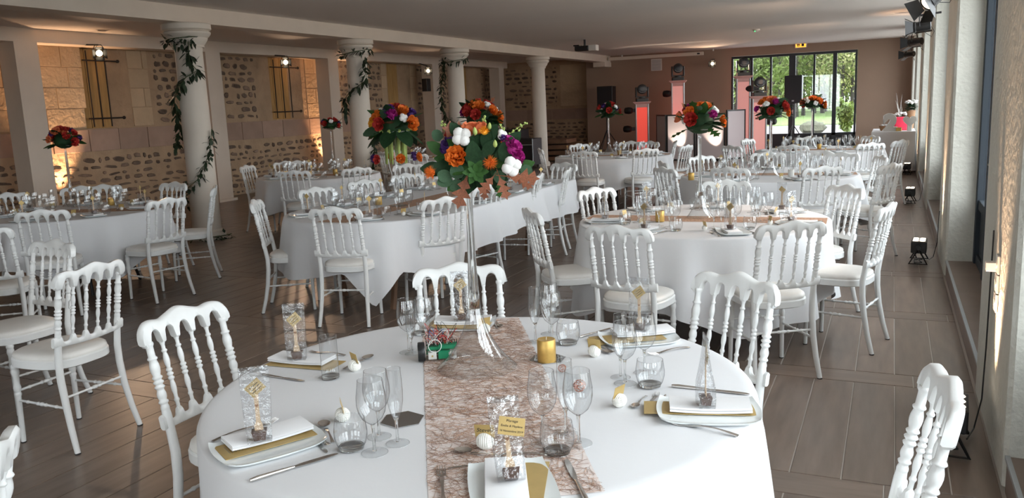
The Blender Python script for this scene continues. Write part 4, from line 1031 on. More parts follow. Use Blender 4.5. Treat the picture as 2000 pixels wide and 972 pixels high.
put(KNIFE, 1165, 650, ang((1125, 662), (1205, 638)), 'table knife behind the right rear plate', 'knife', ZT, None, .8)
put(FORK, 1180, 680, ang((1145, 668), (1215, 692)), 'fork left of the right rear plate', 'fork', ZT, None, .7)
put(SPOON, 1172, 684, ang((1150, 676), (1195, 692)), 'spoon beside the cord ball right of the gold candle', 'spoon', ZT, None, .7)
put(FORK, 1308, 686, ang((1353, 677), (1270, 692)), 'fork in front of the right rear plate', 'fork', ZT, None, .85)
# right place
a = ang((1300, 800), (1465, 803)); put(PLATE, 1383, 808, a+pi, 'white plate at the right place '+FT, 'plate')
put(MENU, 1366, 797, a+pi, 'gold menu card sticking out left of the right place napkin', 'card', ZT+.0095, None, (.9, 1.15, 1))
put(NAPKIN, 1386, 795, a+pi, 'folded white napkin at the right place '+FT, 'napkin', ZT+.0115)
put(BAG, 1378, 790, a+pi+.1, 'clear chocolate bag seen edge-on at the right place', 'favour bag', ZT+.026)
put(KNIFE, 1385, 763, ang((1300, 754), (1468, 771)), 'table knife behind the right place napkin', 'knife')
put(FORK, 1372, 838, ang((1450, 854), (1290, 820)), 'fork in front of the right place plate', 'fork')
put(SPOON, 1250, 786, ang((1270, 766), (1232, 802)), 'spoon left of the cutlery pair at the right place', 'spoon', ZT, None, .62)
put(FORK, 1275, 785, ang((1258, 815), (1288, 760)), 'dessert fork left of the right place plate', 'fork', ZT, None, .72)
put(KNIFE, 1290, 790, ang((1300, 768), (1272, 815)), 'dessert knife left of the right place plate', 'knife', ZT, None, .66)
put(KNOT, 1210, 794, 1.25, 'white cord ball with edge-on gold card before the right glasses', 'place card')
put(GL['wine', 1], 1221, 749, 0, 'wine glass of the right cluster, nearer one', 'wine glass'); put(GL['wine', 1], 1259, 728, 0, 'wine glass of the right cluster, farther one', 'wine glass')
put(GL['flute', 1], 1212, 737, 0, 'champagne flute of the right cluster '+FT, 'champagne flute'); put(GL['tumbler', 1], 1270, 754, 0, 'tumbler of the right cluster '+FT, 'tumbler', ZT, None, 1.02)
# front place
a = ang((1003, 965), (985, 905)); put(PLATE, 1002, 960, a, 'white plate at the bottom edge '+FT, 'plate')
put(MENU, 1020, 950, a-.25, 'gold menu card on the bottom edge plate', 'card', ZT+.0095); put(NAPKIN, 988, 945, a-.1, 'folded white napkin on the bottom edge plate', 'napkin', ZT+.0115)
p = at(1000, 938, ZT+.028); d = at(975, 860, ZT+.028)-p
bg_ = BAG.put(p, (R(-38), 0, atan2(d.y, d.x)-pi/2-.0), 'clear chocolate bag with lettered gold tag leaning over the bottom edge plate', 'favour bag')
put(KNOT, 948, 876, .25, 'white cord ball with lettered gold name card behind the bottom edge plate', 'place card', ZT, None, 1.05)
put(SPOON, 940, 889, ang((968, 892), (915, 884)), 'spoon lying behind the bottom edge plate', 'spoon', ZT, None, .8)
put(FORK, 1030, 888, ang((990, 888), (1062, 886)), 'dessert fork behind the bottom edge plate', 'fork', ZT, None, .7)
put(KNIFE, 930, 908, ang((968, 902), (900, 912)), 'dark dessert knife left behind the bottom edge plate', 'knife', ZT, None, .6)
put(FORK, 864, 950, ang((868, 990), (862, 910)), 'fork on the runner left of the bottom edge plate', 'fork')
put(KNIFE, 1125, 940, ang((1150, 985), (1103, 895)), 'table knife right of the bottom edge plate', 'knife')
put(GL['wine', 1], 1062, 866, 0, 'wine glass over the runner edge, left of the front cluster', 'wine glass'); put(GL['wine', 1], 1131, 866, 0, 'wine glass over the runner edge, right of the front cluster', 'wine glass')
put(GL['flute', 1], 1106, 848, 0, 'champagne flute of the front cluster by the runner', 'champagne flute'); put(GL['tumbler', 1], 1089, 884, 0, 'tumbler of the front cluster by the runner', 'tumbler')
# lettering on the tag and the name card
def text(body, size, m, parent, loc, rot, align='CENTER', shear=0):
    c = bpy.data.curves.new('lettering', 'FONT'); c.body = body; c.size = size; c.align_x = align; c.align_y = 'CENTER'; c.extrude = .0001; c.shear = shear; c.materials.append(M[m])
    o = bpy.data.objects.new('lettering', c); me = bpy.data.meshes.new_from_object(o); bpy.data.objects.remove(o)
    o = bpy.data.objects.new('lettering', me); COL.objects.link(o); o.parent = parent; o.location = loc; o.rotation_euler = rot; return o
ltag = [c for c in COL.objects if c.parent == bg_ and c.name.startswith('tag')][0]
for c in [c for c in COL.objects if c.parent == ltag]: bpy.data.objects.remove(c)
tm = MB().box(-.031, .031, -.0246, -.024, -.023, .023); 
ltag.data = ltag.data.copy(); ltag.data.clear_geometry()
tm = MB(); tm.X = Matrix.Translation((.012, -.012, .118)) @ Matrix.Rotation(R(12), 4, 'Y'); tm.box(-.030, .030, -.0006, 0, -.021, .021); ltag.data.from_pydata(tm.v, [], tm.f)
for b_, z_, s_ in (('Mariage', .012, .0085), ('Emilie & Maylène', 0, .0072), ('16 Novembre 2019', -.012, .0068)):
    q = tm.X @ Vector((.0, -.0010, z_)); text(b_, s_, 'ink', ltag, q, (pi/2, R(12), 0), shear=.15)
kn = [o for o in COL.objects if o.get('label', '').startswith('white cord ball with lettered')][0]
kc = [c for c in COL.objects if c.parent == kn and c.name.startswith('name_card')][0]
text('Steven', .015, 'ink', kc, (0, -.0008, .047), (R(103), 0, 0), shear=.3)
# copper wire balls and candle bits
def mk_wireball():
    mb = MB(); r = random.Random(4)
    for k in range(9):
        ax = Vector((r.gauss(0, 1), r.gauss(0, 1), r.gauss(0, 1))).normalized(); u = ax.orthogonal().normalized(); w = ax.cross(u)
        mb.tube([tuple((u*cos(a*pi/9)+w*sin(a*pi/9))*.0185*(1+.06*sin(3*a*pi/9+k))+Vector((0, 0, .02))) for a in range(19)], .0007, 4, cap=False)
    return mb.build('copper_wire_ball', 'copper', None, 60)
WB = Proto(mk_wireball)
put(WB, 1132, 765, 0, 'copper wire ball behind the front cluster of glasses, larger looking', 'ornament'); put(WB, 1098, 727, 1, 'small copper wire ball seen through the front flute', 'ornament', ZT, None, .7)
# runner: pale net of fibres
def runner(corners, label, n, seed, extra, z=ZT+.0006, far=False, rad=.0006):
    r = random.Random(seed); t = thing('table_runner', label, 'table runner', (corners[0][0], corners[0][1], z)); o0 = Vector((corners[0][0], corners[0][1], 0))
    A, B, C_, D_ = [Vector((c[0], c[1], 0))-o0 for c in corners]      # A->B one edge, D->C the other
    def P(u, v): return (A.lerp(B, u)).lerp(D_.lerp(C_, u), v)
    if far:
        MB().add([tuple(P(0, 0)), tuple(P(1, 0)), tuple(P(1, 1)), tuple(P(0, 1))], [(0, 3, 2, 1)]).build('net', 'runnerfar', t, 0); return t
    L = (B-A).length; W = (D_-A).length
    for mi, (mm, cnt) in enumerate((('fibre', n), ('fibre2', n//3))):
        mb = MB()
        for k in range(cnt):
            u, v = r.random(), r.random(); a = r.uniform(0, 6.28); pts = []; c = r.uniform(-28, 28); st = r.uniform(.006, .013)
            x, y = u*L, v*W
            for j in range(7):
                if 0 <= x <= L and -.004 <= y <= W+.004: q = P(x/L, y/W); pts.append((q.x, q.y, .0006+.0012*r.random()))
                x += cos(a)*st; y += sin(a)*st; a += c*st+r.gauss(0, .25)
            if len(pts) > 2: mb.tube(pts, rad, 3, cap=False)
        mb.build('fibres' if mi == 0 else 'dark_fibres', mm, t, 0, kind='stuff')
    MB().add([tuple(P(0, 0)), tuple(P(1, 0)), tuple(P(1, 1)), tuple(P(0, 1))], [(0, 3, 2, 1)]).build('pale_backing', 'runnerback', t, 0); return t
M['runnerfar'] = mat('runner_net', (.62, .42, .30), .9, var=.45, vscale=60, vcol=(.30, .16, .10), stretch=(1, 1, 1), detail=6)
M['runnerback'] = mat('runner_backing', (.84, .79, .77), .9, var=.2, vscale=45, vcol=(.66, .54, .49))
a_, b_ = at(860, 1020, ZT), at(829, 745, ZT); c_, d_ = at(1082, 760, ZT), at(1190, 1020, ZT)
dirv = ((b_-a_).normalized()+(c_-d_).normalized()).normalized(); nv = Vector((dirv.y, -dirv.x, 0)); mid = (b_+c_)/2; hw_ = abs((c_-b_).dot(nv))/2
ctr = Vector((TB['T1'][0], TB['T1'][1], 0)); mid = ctr+nv*(mid-ctr).dot(nv); hl = sqrt(TB['T1'][2]**2-.03)-.03
cs = [mid-nv*hw_-dirv*hl, mid-nv*hw_+dirv*hl, mid+nv*hw_+dirv*hl, mid+nv*hw_-dirv*hl]
runner([(c.x, c.y) for c in cs], 'brown fibre net runner across the foreground table', 2800, 3, 0, rad=.00042)
put(VASE['tall'], 932, 716, 0, 'tall clear glass trumpet vase on the foreground table', 'vase', ZT+.002)
# little wheeled electronics kit
p = at(862, 700, ZT); t = thing('robot_kit', 'green circuit boards with a black wheel and tangled coloured wires on the foreground table', 'robot kit', (p.x, p.y, ZT), ang((820, 708), (900, 702))+pi/2)
w_ = MB(); w_.X = Matrix.Translation((-.066, -.012, .033)) @ Matrix.Rotation(pi/2, 4, 'Y'); w_.lathe([(.020, -.012), (.031, -.012), (.033, -.009), (.033, .009), (.031, .012), (.020, .012)], 28); wo = w_.build('wheel', 'black', t)
w_ = MB(); w_.X = Matrix.Translation((-.066, -.012, .033)) @ Matrix.Rotation(pi/2, 4, 'Y'); w_.lathe([(.001, -.0135), (.022, -.013), (.022, .013), (.001, .0135)], 20); w_.build('hub', 'whiteplastic', wo)
for x in (-.030, .038):
    b = MB().box(x-.014, x+.014, -.030, .000, .008, .032, b=.002).build('white_block', 'whiteplastic', t); MB().box(x-.003, x+.003, -.0308, -.030, .017, .023).build('port', 'gold_card', b, 0)
for k, (x0, x1, y0, y1, z0, z1, rz) in enumerate(((-.045, .012, -.01, .03, .035, .047, .1), (-.005, .055, -.02, .02, .040, .054, -.15), (-.01, .03, -.03, .0, .008, .036, 0), (-.05, .05, .0, .05, .018, .022, 0))):
    q = MB(); q.X = Matrix.Rotation(rz, 4, 'Z'); q.box(x0, x1, y0, y1, z0, z1, b=.002).build('circuit_board', 'pcb', t)
rw = random.Random(8)
for k in range(30):
    m_ = rw.choice(('wred', 'wblack', 'wblack', 'wwhite', 'wred', 'wblue')); x0, y0 = rw.uniform(-.05, .05), rw.uniform(-.02, .04); x1, y1 = rw.uniform(-.05, .05), rw.uniform(-.01, .05); h = rw.uniform(.02, .075); sx_ = rw.uniform(-.05, .05)
    pts = [(x0+(x1-x0)*j/14+sx_*sin(pi*j/14), y0+(y1-y0)*j/14-.02*sin(pi*j/14), .052+h*sin(pi*j/14)) for j in range(15)]
    MB().tube(pts, .0008, 5).build('wire', m_, t)
for k in range(14): x = -.05+.008*k; MB().box(x, x+.003, .0, .003, .047, .066).build('pin', 'black', t, 0)
MB().tube([(-.02+.022*cos(a*pi/10), -.03, .055+.022*sin(a*pi/10)) for a in range(21)], .0012, 6, cap=False).build('wire', 'wwhite', t)

# ---- settings on the other tables ---------------------------------
def off(o, u, v, a): return Vector((o[0]+cos(a)*u-sin(a)*v, o[1]+sin(a)*u+cos(a)*v, 0))
KEEP = [0]
def setting(tb, deg, where, near, full=True, holder='gold', seed=0):
    cx, cy_, r = TB[tb] if len(TB[tb]) == 3 else TB[tb]; nm = TD[tb][1]; r -= .19
    if isinstance(deg, tuple): o = Vector((deg[0], deg[1], 0)); a = R(deg[2])   # explicit position and heading
    else: t = R(deg); o = Vector((cx+r*cos(t), cy_+r*sin(t), 0)); a = t+pi/2
    rr = random.Random(seed); j = lambda s=.012: rr.uniform(-s, s)
    L = lambda k: k+' at the '+where+', '+nm
    def P(pr, u, v, rz, label, cat, z=ZT, sc=None): q = off(o, u+j(), v+j(), a); return pr.put((q.x, q.y, z), a+rz, label, cat, None, sc)
    P(PLATE, 0, 0, j(.15), L('white plate'), 'plate'); z = ZT+.0095
    P(NAPKIN, -.005, .0, j(.2), L('folded white napkin'), 'napkin', z)
    P(BAG if near else BAGF, j(.02), j(.03), rr.uniform(-1, 1), L('chocolate bag with gold tag'), 'favour bag', z+.015)
    P(GL['wine', near], .10, .22, 0, L('wine glass'), 'wine glass'); P(GL['wine', near], .02, .25, 0, L('smaller wine glass'), 'wine glass', ZT, .9)
    P(GL['flute', near], -.05, .24, 0, L('champagne flute'), 'champagne flute'); P(GL['tumbler', near], .15, .13, 0, L('tumbler'), 'tumbler')
    P(KNOTF, -.12, .15, rr.uniform(-1.5, 1.5), L('cord ball with gold card'), 'place card')
    if full:
        P(FORK, -.125, -.01, 0, L('fork'), 'fork'); P(KNIFE, .125, -.01, 0, L('knife'), 'knife'); P(SPOON, .0, .165, pi/2, L('spoon'), 'spoon', ZT, .8)
W2 = [(-112, 'front left place'), (-62, 'front right place'), (-160, 'left place'), (-12, 'right place'), (40, 'right rear place'), (92, 'rear place'), (140, 'left rear place')]
for i, (d, w) in enumerate(W2): setting('T2', d, w, 1, True, seed=i)
for i, (d, w) in enumerate(W2): setting('T3', d+4, w, 0, True, seed=i+10)
for i, (d, w) in enumerate(W2): setting('T4', d-3, w, 0, False, seed=i+20)
for i, (d, w) in enumerate(W2): setting('T5', d, w, 0, False, seed=i+30)
for i, (d, w) in enumerate([(-75, 'front place'), (-25, 'right front place'), (25, 'right rear place'), (75, 'rear place'), (130, 'left rear place'), (180, 'left place'), (-125, 'left front place')]): setting('T7', d, w, 0, False, seed=i+40)
for i, (d, w) in enumerate(W2): setting('T8', d, w, 0, False, seed=i+50)
for i, (d, w) in enumerate(W2[:5]): setting('T9', d, w, 0, False, seed=i+60)
TB6 = TB['T6']
for i, (x, y, h, w) in enumerate([(-3.42, 5.75, 90, 'first near-side place'), (-3.38, 6.55, 90, 'second near-side place'), (-3.38, 7.35, 90, 'third near-side place'), (-3.38, 8.1, 90, 'fourth near-side place'),
        (-3.75, 5.42, 40, 'front end place'), (-4.45, 5.55, -40, 'left end place'), (-4.6, 6.2, -90, 'first rear-side place'), (-4.6, 6.9, -90, 'second rear-side place'), (-4.6, 7.6, -90, 'third rear-side place'), (-3.9, 8.45, 180, 'far end place')]):
    setting('T6', (x, y, h), w, 0, True, seed=70+i)
# runners
def run_round(tb, degdir, hw, near=False):
    x, y, r = TB[tb]; a = R(degdir); d = Vector((cos(a), sin(a), 0)); n = Vector((-sin(a), cos(a), 0)); L = sqrt(r*r-hw*hw)-.02; c = Vector((x, y, 0))
    cs = [c-n*hw-d*L, c-n*hw+d*L, c+n*hw+d*L, c+n*hw-d*L]
    runner([(q.x, q.y) for q in cs], 'tan fibre runner across the '+TD[tb][1], 0, 1, 0, far=True)
for tb, dg in (('T2', 2), ('T3', 5), ('T4', 0), ('T5', 10), ('T7', 20), ('T8', 5), ('T9', 5)): run_round(tb, dg, .14)
runner([(-4.1, 5.22), (-4.1, 8.66), (-3.82, 8.66), (-3.82, 5.22)], 'tan fibre runner down the long table', 0, 1, 0, far=True)
for tb, px, py, w in (('T2', 1289, 433, 0), ('T2', 1424, 424, 1), ('T3', 1350, 352, 0), ('T3', 1545, 345, 1), ('T4', 1600, 291, 0), ('T5', 1210, 303, 0), ('T7', 218, 401, 0), ('T8', 605, 345, 0), ('T8', 655, 341, 1), ('T6', 740, 400, 0)):
    p = at(px, py, ZT); c_ = TB[tb]
    q = (CANW if (w and tb != 'T8') else CANG).put((p.x, p.y, ZT+.003), 0, ('white' if (w and tb != 'T8') else 'gold')+' pillar candle '+('on the right side of' if w else 'on the left side of')+' the '+TD[tb][1], 'candle')

# ================================================================== FLOWERS
def petal(mb, base, d, up, L, W, curl):
    d = Vector(d).normalized(); s = d.cross(Vector(up)).normalized(); n = s.cross(d); vs = []
    for i in range(4):
        t = i/3; w = W*(.35, .85, 1, .55)[i]*.5
        for k in (-1, 0, 1): vs.append(tuple(Vector(base)+d*L*t+s*w*k+n*(abs(k)*-.28*W*(1-.3*t)+curl*L*t*t)))
    mb.add(vs, [(i*3+k, i*3+k+1, i*3+k+4, i*3+k+3) for i in range(3) for k in range(2)])
def rose_mesh(m, seed=1):
    r = random.Random(seed); mb = MB(); mb.ball((0, 0, .35), .33, 8, 6, (.8, .8, 1.1))
    for L_, (n, el, rad, ln, wd, cu) in enumerate(((4, 80, .18, .75, .55, .0), (5, 68, .30, .85, .75, .05), (6, 52, .42, .9, .85, -.10), (7, 34, .5, .95, .9, -.25))):
        for k in range(n):
            a = 2*pi*k/n+L_*.5+r.uniform(-.15, .15); e = R(el+r.uniform(-5, 5)); d = (cos(a)*cos(e), sin(a)*cos(e), sin(e)); petal(mb, (cos(a)*rad*.5, sin(a)*rad*.5, .02), d, (-cos(a)*sin(e), -sin(a)*sin(e), cos(e)), ln, wd, cu*-1)
    o = mb.build('rose', m, None, 60); COL.objects.unlink(o); me = o.data; bpy.data.objects.remove(o); return me
def spiky_mesh(m):
    r = random.Random(2); mb = MB(); mb.ball((0, 0, .1), .5, 10, 6, (1, 1, .8))
    for k in range(150):
        z = r.uniform(-.05, 1); a = r.uniform(0, 6.28); q = sqrt(max(0, 1-z*z)); d = Vector((cos(a)*q, sin(a)*q, z)); b = d*.42+Vector((0, 0, .1)); s = d.orthogonal().normalized()*.035; tip = d*r.uniform(.85, 1.05)+Vector((0, 0, .1))
        w = d.cross(s); mb.add([tuple(b+s), tuple(b-s*.5+w), tuple(b-s*.5-w), tuple(tip)], [(0, 1, 3), (1, 2, 3), (2, 0, 3)])
    o = mb.build('safflower', m, None, 0); COL.objects.unlink(o); me = o.data; bpy.data.objects.remove(o); return me
def bare(mb, m, name='x', sm=60):
    o = mb.build(name, m, None, sm); COL.objects.unlink(o); me = o.data; bpy.data.objects.remove(o); return me
def cotton_mesh():
    mb = MB()
    for k in range(4): a = k*pi/2+.3; mb.ball((cos(a)*.42, sin(a)*.42, .25), .52, 10, 7, (1, 1, .9))
    mb.mi = 1
    for k in range(4): a = k*pi/2+.3+pi/4; petal(mb, (0, 0, -.25), (cos(a)*.8, sin(a)*.8, .55), (-cos(a), -sin(a), 1), 1.0, .28, .1)
    return bare(mb, ['cotton', 'husk'], 'cotton_boll')
def carnation_mesh(m):
    r = random.Random(6); mb = MB(); mb.ball((0, 0, .1), .6, 8, 6)
    for k in range(70):
        z = r.uniform(-.1, 1); a = r.uniform(0, 6.28); q = sqrt(max(0, 1-z*z)); d = Vector((cos(a)*q, sin(a)*q, z)); petal(mb, d*.4, d, d.orthogonal(), .6, .36, r.uniform(-.2, .2))
    return bare(mb, m, 'carnation')
def leafmesh(m, L=1, W=.5, droop=.2, fold=.15, shape=0):
    mb = MB(); leaf_add(mb, (0, 0, 0), (0, 0, 1), (0, 1, 0), L, W, 6, fold, 0, shape); return bare(mb, m, 'leaf')
def oakmesh(m):
    ctr_ = [(0, i/8) for i in range(9)]; ws = [.02, .05, .20, .06, .30, .08, .24, .06, .01]; vs = []
    for (x, z), w in zip(ctr_, ws): vs += [(-w, .05*abs(w), z+w*.35), (0, 0, z), (w, .05*abs(w), z+w*.35)]
    mb = MB(); mb.add(vs, [(i*3+k, i*3+k+1, i*3+k+4, i*3+k+3) for i in range(8) for k in range(2)]); mb.tube([(0, 0, -.3), (0, 0, .05)], .012, 4); return bare(mb, m, 'oak_leaf', 0)
def budmesh(): return bare(MB().lathe([(.02, 0), (.22, .15), (.28, .4), (.2, .75), (.02, 1)], 8), 'bud', 'bud')
def drapemesh():
    mb = MB(); mb.tube([(0, 0, 0), (.12, 0, .05), (.2, 0, -.2), (.22, 0, -.6), (.2, 0, -1)], [.03, .045, .05, .045, .02], 7); return bare(mb, 'bud', 'drape')
FM = {'rose_o': rose_mesh('orange'), 'rose_c': rose_mesh('coral', 2), 'rose_r': rose_mesh('red', 3), 'rose_y': rose_mesh('yellowo', 4), 'saf': spiky_mesh('yellowo'), 'safr': spiky_mesh('orange'), 'cot': cotton_mesh(),
      'carn': carnation_mesh('magenta'), 'purp': carnation_mesh('purple'), 'leaf': leafmesh('leaf', 1, .55), 'dleaf': leafmesh('darkleaf', 1, .62), 'euca': leafmesh('euca', 1, .9, shape=1), 'oak': oakmesh('oak'), 'olive_oak': oakmesh('leaf'), 'bud': budmesh(), 'drape': drapemesh()}
FN = {'rose_o': 'rose', 'rose_c': 'rose', 'rose_r': 'rose', 'rose_y': 'rose', 'saf': 'safflower', 'safr': 'safflower', 'cot': 'cotton_boll', 'carn': 'carnation', 'purp': 'statice', 'leaf': 'leaf', 'dleaf': 'leaf', 'euca': 'eucalyptus_leaf', 'oak': 'oak_leaf', 'olive_oak': 'oak_leaf', 'bud': 'bud', 'drape': 'hanging_amaranth'}
def fput(t, kind, pos, d, s, roll=0, face=None):
    d = Vector(d).normalized()
    if face is not None and abs(d.dot(Vector(face).normalized())) < .97:
        y = Vector(face)-d*d.dot(Vector(face)); y.normalize(); x = y.cross(d); q = Matrix((x, y, d)).transposed().to_quaternion() @ Matrix.Rotation(roll, 3, 'Z').to_quaternion()
    else: q = d.to_track_quat('Z', 'Y') @ Matrix.Rotation(roll, 3, 'Z').to_quaternion()
    o = link(FN[kind], FM[kind], t); o.location = pos; o.rotation_mode = 'QUATERNION'; o.rotation_quaternion = q; o.scale = (s, s, s) if not hasattr(s, '__len__') else s; return o
LEAFY = ('leaf', 'dleaf', 'euca', 'oak', 'olive_oak')
# the large foreground bouquet, flower by flower
pb = at(932, 716, ZT); YF = pb.y; base = Vector((pb.x, pb.y, ZT+.625))
T1F = thing('flower_arrangement', 'large bouquet of orange roses, cotton, safflowers and oak leaves on the tall foreground vase', 'bouquet', base)
MB().ball((0, 0, .055), .07, 14, 9, (1.15, 1, .8)).build('foam_block', 'darkleaf', T1F)
tocam = (Vector((0, 0, EYE))-base); tocam.z = 0; tocam.normalize(); rt = Vector((-tocam.y, tocam.x, 0))
def F1(kind, px, py, dy, s, dx=0, dz=0, fc=1, roll=0):   # dy: distance towards the camera; direction = right, up, towards camera
    p = atY(px, py, YF); p = Vector((0, 0, EYE))+(p-Vector((0, 0, EYE)))*((p.length-dy)/p.length) if False else p+tocam*dy
    d = rt*dx+Vector((0, 0, 1))*dz+tocam*fc; return fput(T1F, kind, p-base, d, s, roll, (tocam+Vector((0, 0, .35))) if kind in LEAFY else None)
for a in ( # broad leaves first
 ('dleaf', 925, 325, .065, .085, 0, 1, .15), ('dleaf', 978, 312, .06, .08, .5, 1, .1), ('dleaf', 895, 335, .05, .09, -1, .3, .2), ('dleaf', 945, 275, .05, .07, .5, .6, .3), ('leaf', 1000, 330, .05, .07, .9, .3, .1), ('leaf', 870, 300, .04, .07, -.8, .6, .2),
 ('dleaf', 870, 330, .03, .08, -1, .1, .2), ('dleaf', 960, 345, .06, .07, .4, -.4, .3), ('dleaf', 920, 345, .06, .06, -.2, -.5, .3), ('leaf', 900, 350, .06, .06, -.5, -.3, .4), ('dleaf', 905, 275, .03, .07, -.5, .8, .1), ('dleaf', 985, 290, .03, .07, .7, .7, .1),
 ('euca', 882, 345, .09, .046, -1, .5, .2, 0), ('euca', 884, 345, .09, .048, -1, -.25, .2, .2), ('euca', 896, 344, .085, .050, -.15, 1, .25, 0), ('euca', 894, 346, .085, .046, -.2, -1, .25, 0), ('euca', 970, 330, .08, .04, .2, -1, .3, 0), ('euca', 1018, 322, .05, .04, .4, -.5, .3, 0), ('euca', 862, 272, .03, .04, -.5, .6, .3), 
 ('oak', 912, 338, .10, .105, -.35, -1, .1), ('oak', 972, 338, .11, .075, .3, -1, .25), ('oak', 985, 338, .11, .10, 1, -.12, .1), ('oak', 962, 338, .11, .07, -.7, -.8, .2), ('oak', 935, 268, -.01, .12, -.8, .25, .2), ('oak', 950, 350, .05, .06, -.2, -1, .1), ('olive_oak', 972, 350, .08, .05, 0, -1, .2), ('oak', 1005, 345, .05, .06, .8, -.5, .2),
 ('rose_o', 893, 302, .09, .033, -.25, .15, 1), ('rose_c', 926, 258, .04, .040, 0, 1, .15), ('safr', 955, 313, .105, .026, .1, .05, 1), ('saf', 945, 258, .06, .022, .05, 1, .3), ('safr', 846, 331, .13, .026, -.8, .15, 1),
 ('cot', 902, 266, .085, .034, -.1, .3, 1, .3), ('cot', 994, 320, .095, .034, .3, -.1, 1, 0), ('cot', 978, 265, .03, .022, .7, .4, .6), ('carn', 999, 290, .05, .032, 1, .5, .35), ('carn', 1006, 306, .045, .028, 1, .2, .35), ('carn', 990, 279, .04, .026, .8, .8, .35),
 ('purp', 878, 282, .045, .028, -.8, .3, .5), ('purp', 868, 289, .04, .018, -1, .1, .5), ('purp', 980, 270, .05, .014, .6, .6, .5),
 ('bud', 928, 262, .10, .026, -.1, 1, .2), ('bud', 965, 285, .10, .024, 0, 1, .15), ('bud', 955, 252, .06, .022, .05, 1, 0), ('rose_r', 968, 262, .02, .016, .5, .7, .3), ('rose_r', 880, 262, .0, .018, -.5, .7, .2)):
    F1(*a)
for k in range(34):   # filling greenery
    an = k*2.4; q_ = .3+.7*((k*7) % 10)/10; F1(('dleaf', 'leaf', 'dleaf', 'dleaf')[k % 4], 932+50*q_*cos(an), 312-34*q_*sin(an), .02+.05*((k*3) % 5)/5, .062, cos(an), sin(an)*.8+.1, .25, .3*sin(k))
for k in range(12):   # leafy rosette
    an = k*pi/6; F1('leaf', 928, 330, .115+.004*(k % 2), .030 if k % 2 else .042, cos(an), sin(an), .55 if k % 2 else .3)
for k, (x0, y0, x1, y1) in enumerate(((880, 262, 861, 238), (995, 262, 1030, 240), (945, 250, 945, 226), (985, 262, 975, 242))):
    a, b = atY(x0, y0, YF)-base, atY(x1, y1, YF)-base; mb = MB(); mb.tube([tuple(a), tuple((a+b)/2+Vector((0, 0, .004))), tuple(b)], .0012, 4)
    for j in range(14): t_ = j/14; q = a.lerp(b, t_)+Vector((random.uniform(-.008, .008), random.uniform(-.008, .008), random.uniform(-.004, .006))); mb.ball(tuple(q), .0035, 5, 4)
    mb.build('green_sprig', 'bud', T1F)
def bouquet(px, py, c, label, rad, pal, n, drop=False, seed=1, dark=False, flat=.75):
    r = random.Random(seed); t = thing('flower_arrangement', label, 'bouquet', c); MB().ball((0, 0, .04), rad*.55, 10, 7, (1, 1, flat)).build('foam_block', 'darkleaf', t)
    for k in range(26):
        a = r.uniform(0, 6.28); e = R(r.uniform(-25, 70)); d = Vector((cos(a)*cos(e), sin(a)*cos(e), sin(e)*flat)); fput(t, r.choice(('leaf', 'dleaf', 'dleaf', 'olive_oak', 'euca', 'oak') if not dark else ('dleaf', 'dleaf', 'leaf')), d*rad*.45+Vector((0, 0, .03)), d+Vector((0, 0, -.15)), rad*r.uniform(.5, .75), r.uniform(-.6, .6), (d.x*.4, d.y*.4, 1))
    for k in range(n):
        a = k*2.4+r.uniform(-.3, .3); e = R(5+75*(k/n)+r.uniform(-6, 6)); d = Vector((cos(a)*cos(e), sin(a)*cos(e), sin(e)*flat*1.1)); kd = pal[k % len(pal)]
        fput(t, kd, d*rad*.78+Vector((0, 0, .03)), d, rad*(.22 if kd in ('cot', 'carn', 'purp') else .25)*r.uniform(.8, 1.1))
    fput(t, 'rose_c', Vector((0, 0, rad*flat*.85)), (.15, -.2, 1), rad*.24)
    if drop:
        for k in range(9): a = k*.7; fput(t, 'drape', Vector((cos(a)*rad*.6, sin(a)*rad*.6, 0)), (0, 0, 1), rad*1.15, a)
        for k in range(7):
            a = k*.9+.4; d = Vector((cos(a), sin(a), -.9)); fput(t, 'dleaf', Vector((cos(a)*rad*.3, sin(a)*rad*.3, .02)), d, rad*.95, 0, (cos(a), sin(a), .6))
        for k in range(6): a = k*1.05+.2; fput(t, ('rose_o', 'purp', 'rose_o', 'purp', 'rose_r', 'rose_o')[k], Vector((cos(a)*rad*.8, sin(a)*rad*.8, -rad*.95)), (cos(a), sin(a), .2), rad*.17)
    return t
mixp = ['rose_o', 'cot', 'rose_r', 'carn', 'rose_c', 'safr', 'purp', 'rose_o']
def vase_at(px, py, kind, label, cx=None, h=.625):
    p = at(px, py, ZT) if cx is None else Vector(cx); VASE[kind].put((p.x, p.y, ZT+.002), 0, label, 'vase'); return Vector((p.x, p.y, ZT+h+.004))
c = vase_at(1367, 424, 'dish', 'clear trumpet vase with a dish on the second round table'); b2 = bouquet(0, 0, c, 'bouquet with one white cotton boll, before the booth panels', .19, ['rose_o', 'cot', 'rose_r', 'euca', 'rose_c', 'carn', 'safr'], 15, seed=3)
c = vase_at(1505, 343, 'dish', 'clear trumpet vase with a dish on the third round table'); bouquet(0, 0, c, 'red and orange bouquet before the right pink totem', .20, ['rose_o', 'cot', 'rose_r', 'rose_c', 'carn', 'rose_r'], 16, seed=4)
c = vase_at(1585, 289, 'dish', 'clear trumpet vase with a dish on the farthest round table'); bouquet(0, 0, c, 'small orange red bouquet before the glass doors', .21, ['rose_o', 'rose_r', 'cot', 'carn', 'rose_c'], 16, seed=5, flat=.55)
c = vase_at(1190, 301, 'dish', 'clear trumpet vase on the round table near the far column'); bouquet(0, 0, c, 'dark bouquet before the left loudspeaker', .22, ['rose_r', 'cot', 'rose_r', 'purp'], 10, seed=6, dark=True)
c = vase_at(142, 402, 'dish', 'clear trumpet vase with a dish on the left table'); bouquet(0, 0, c, 'dark red and orange bouquet before the brightly lit wall at the left', .19, ['rose_r', 'rose_r', 'rose_c', 'purp'], 14, seed=7, dark=True)
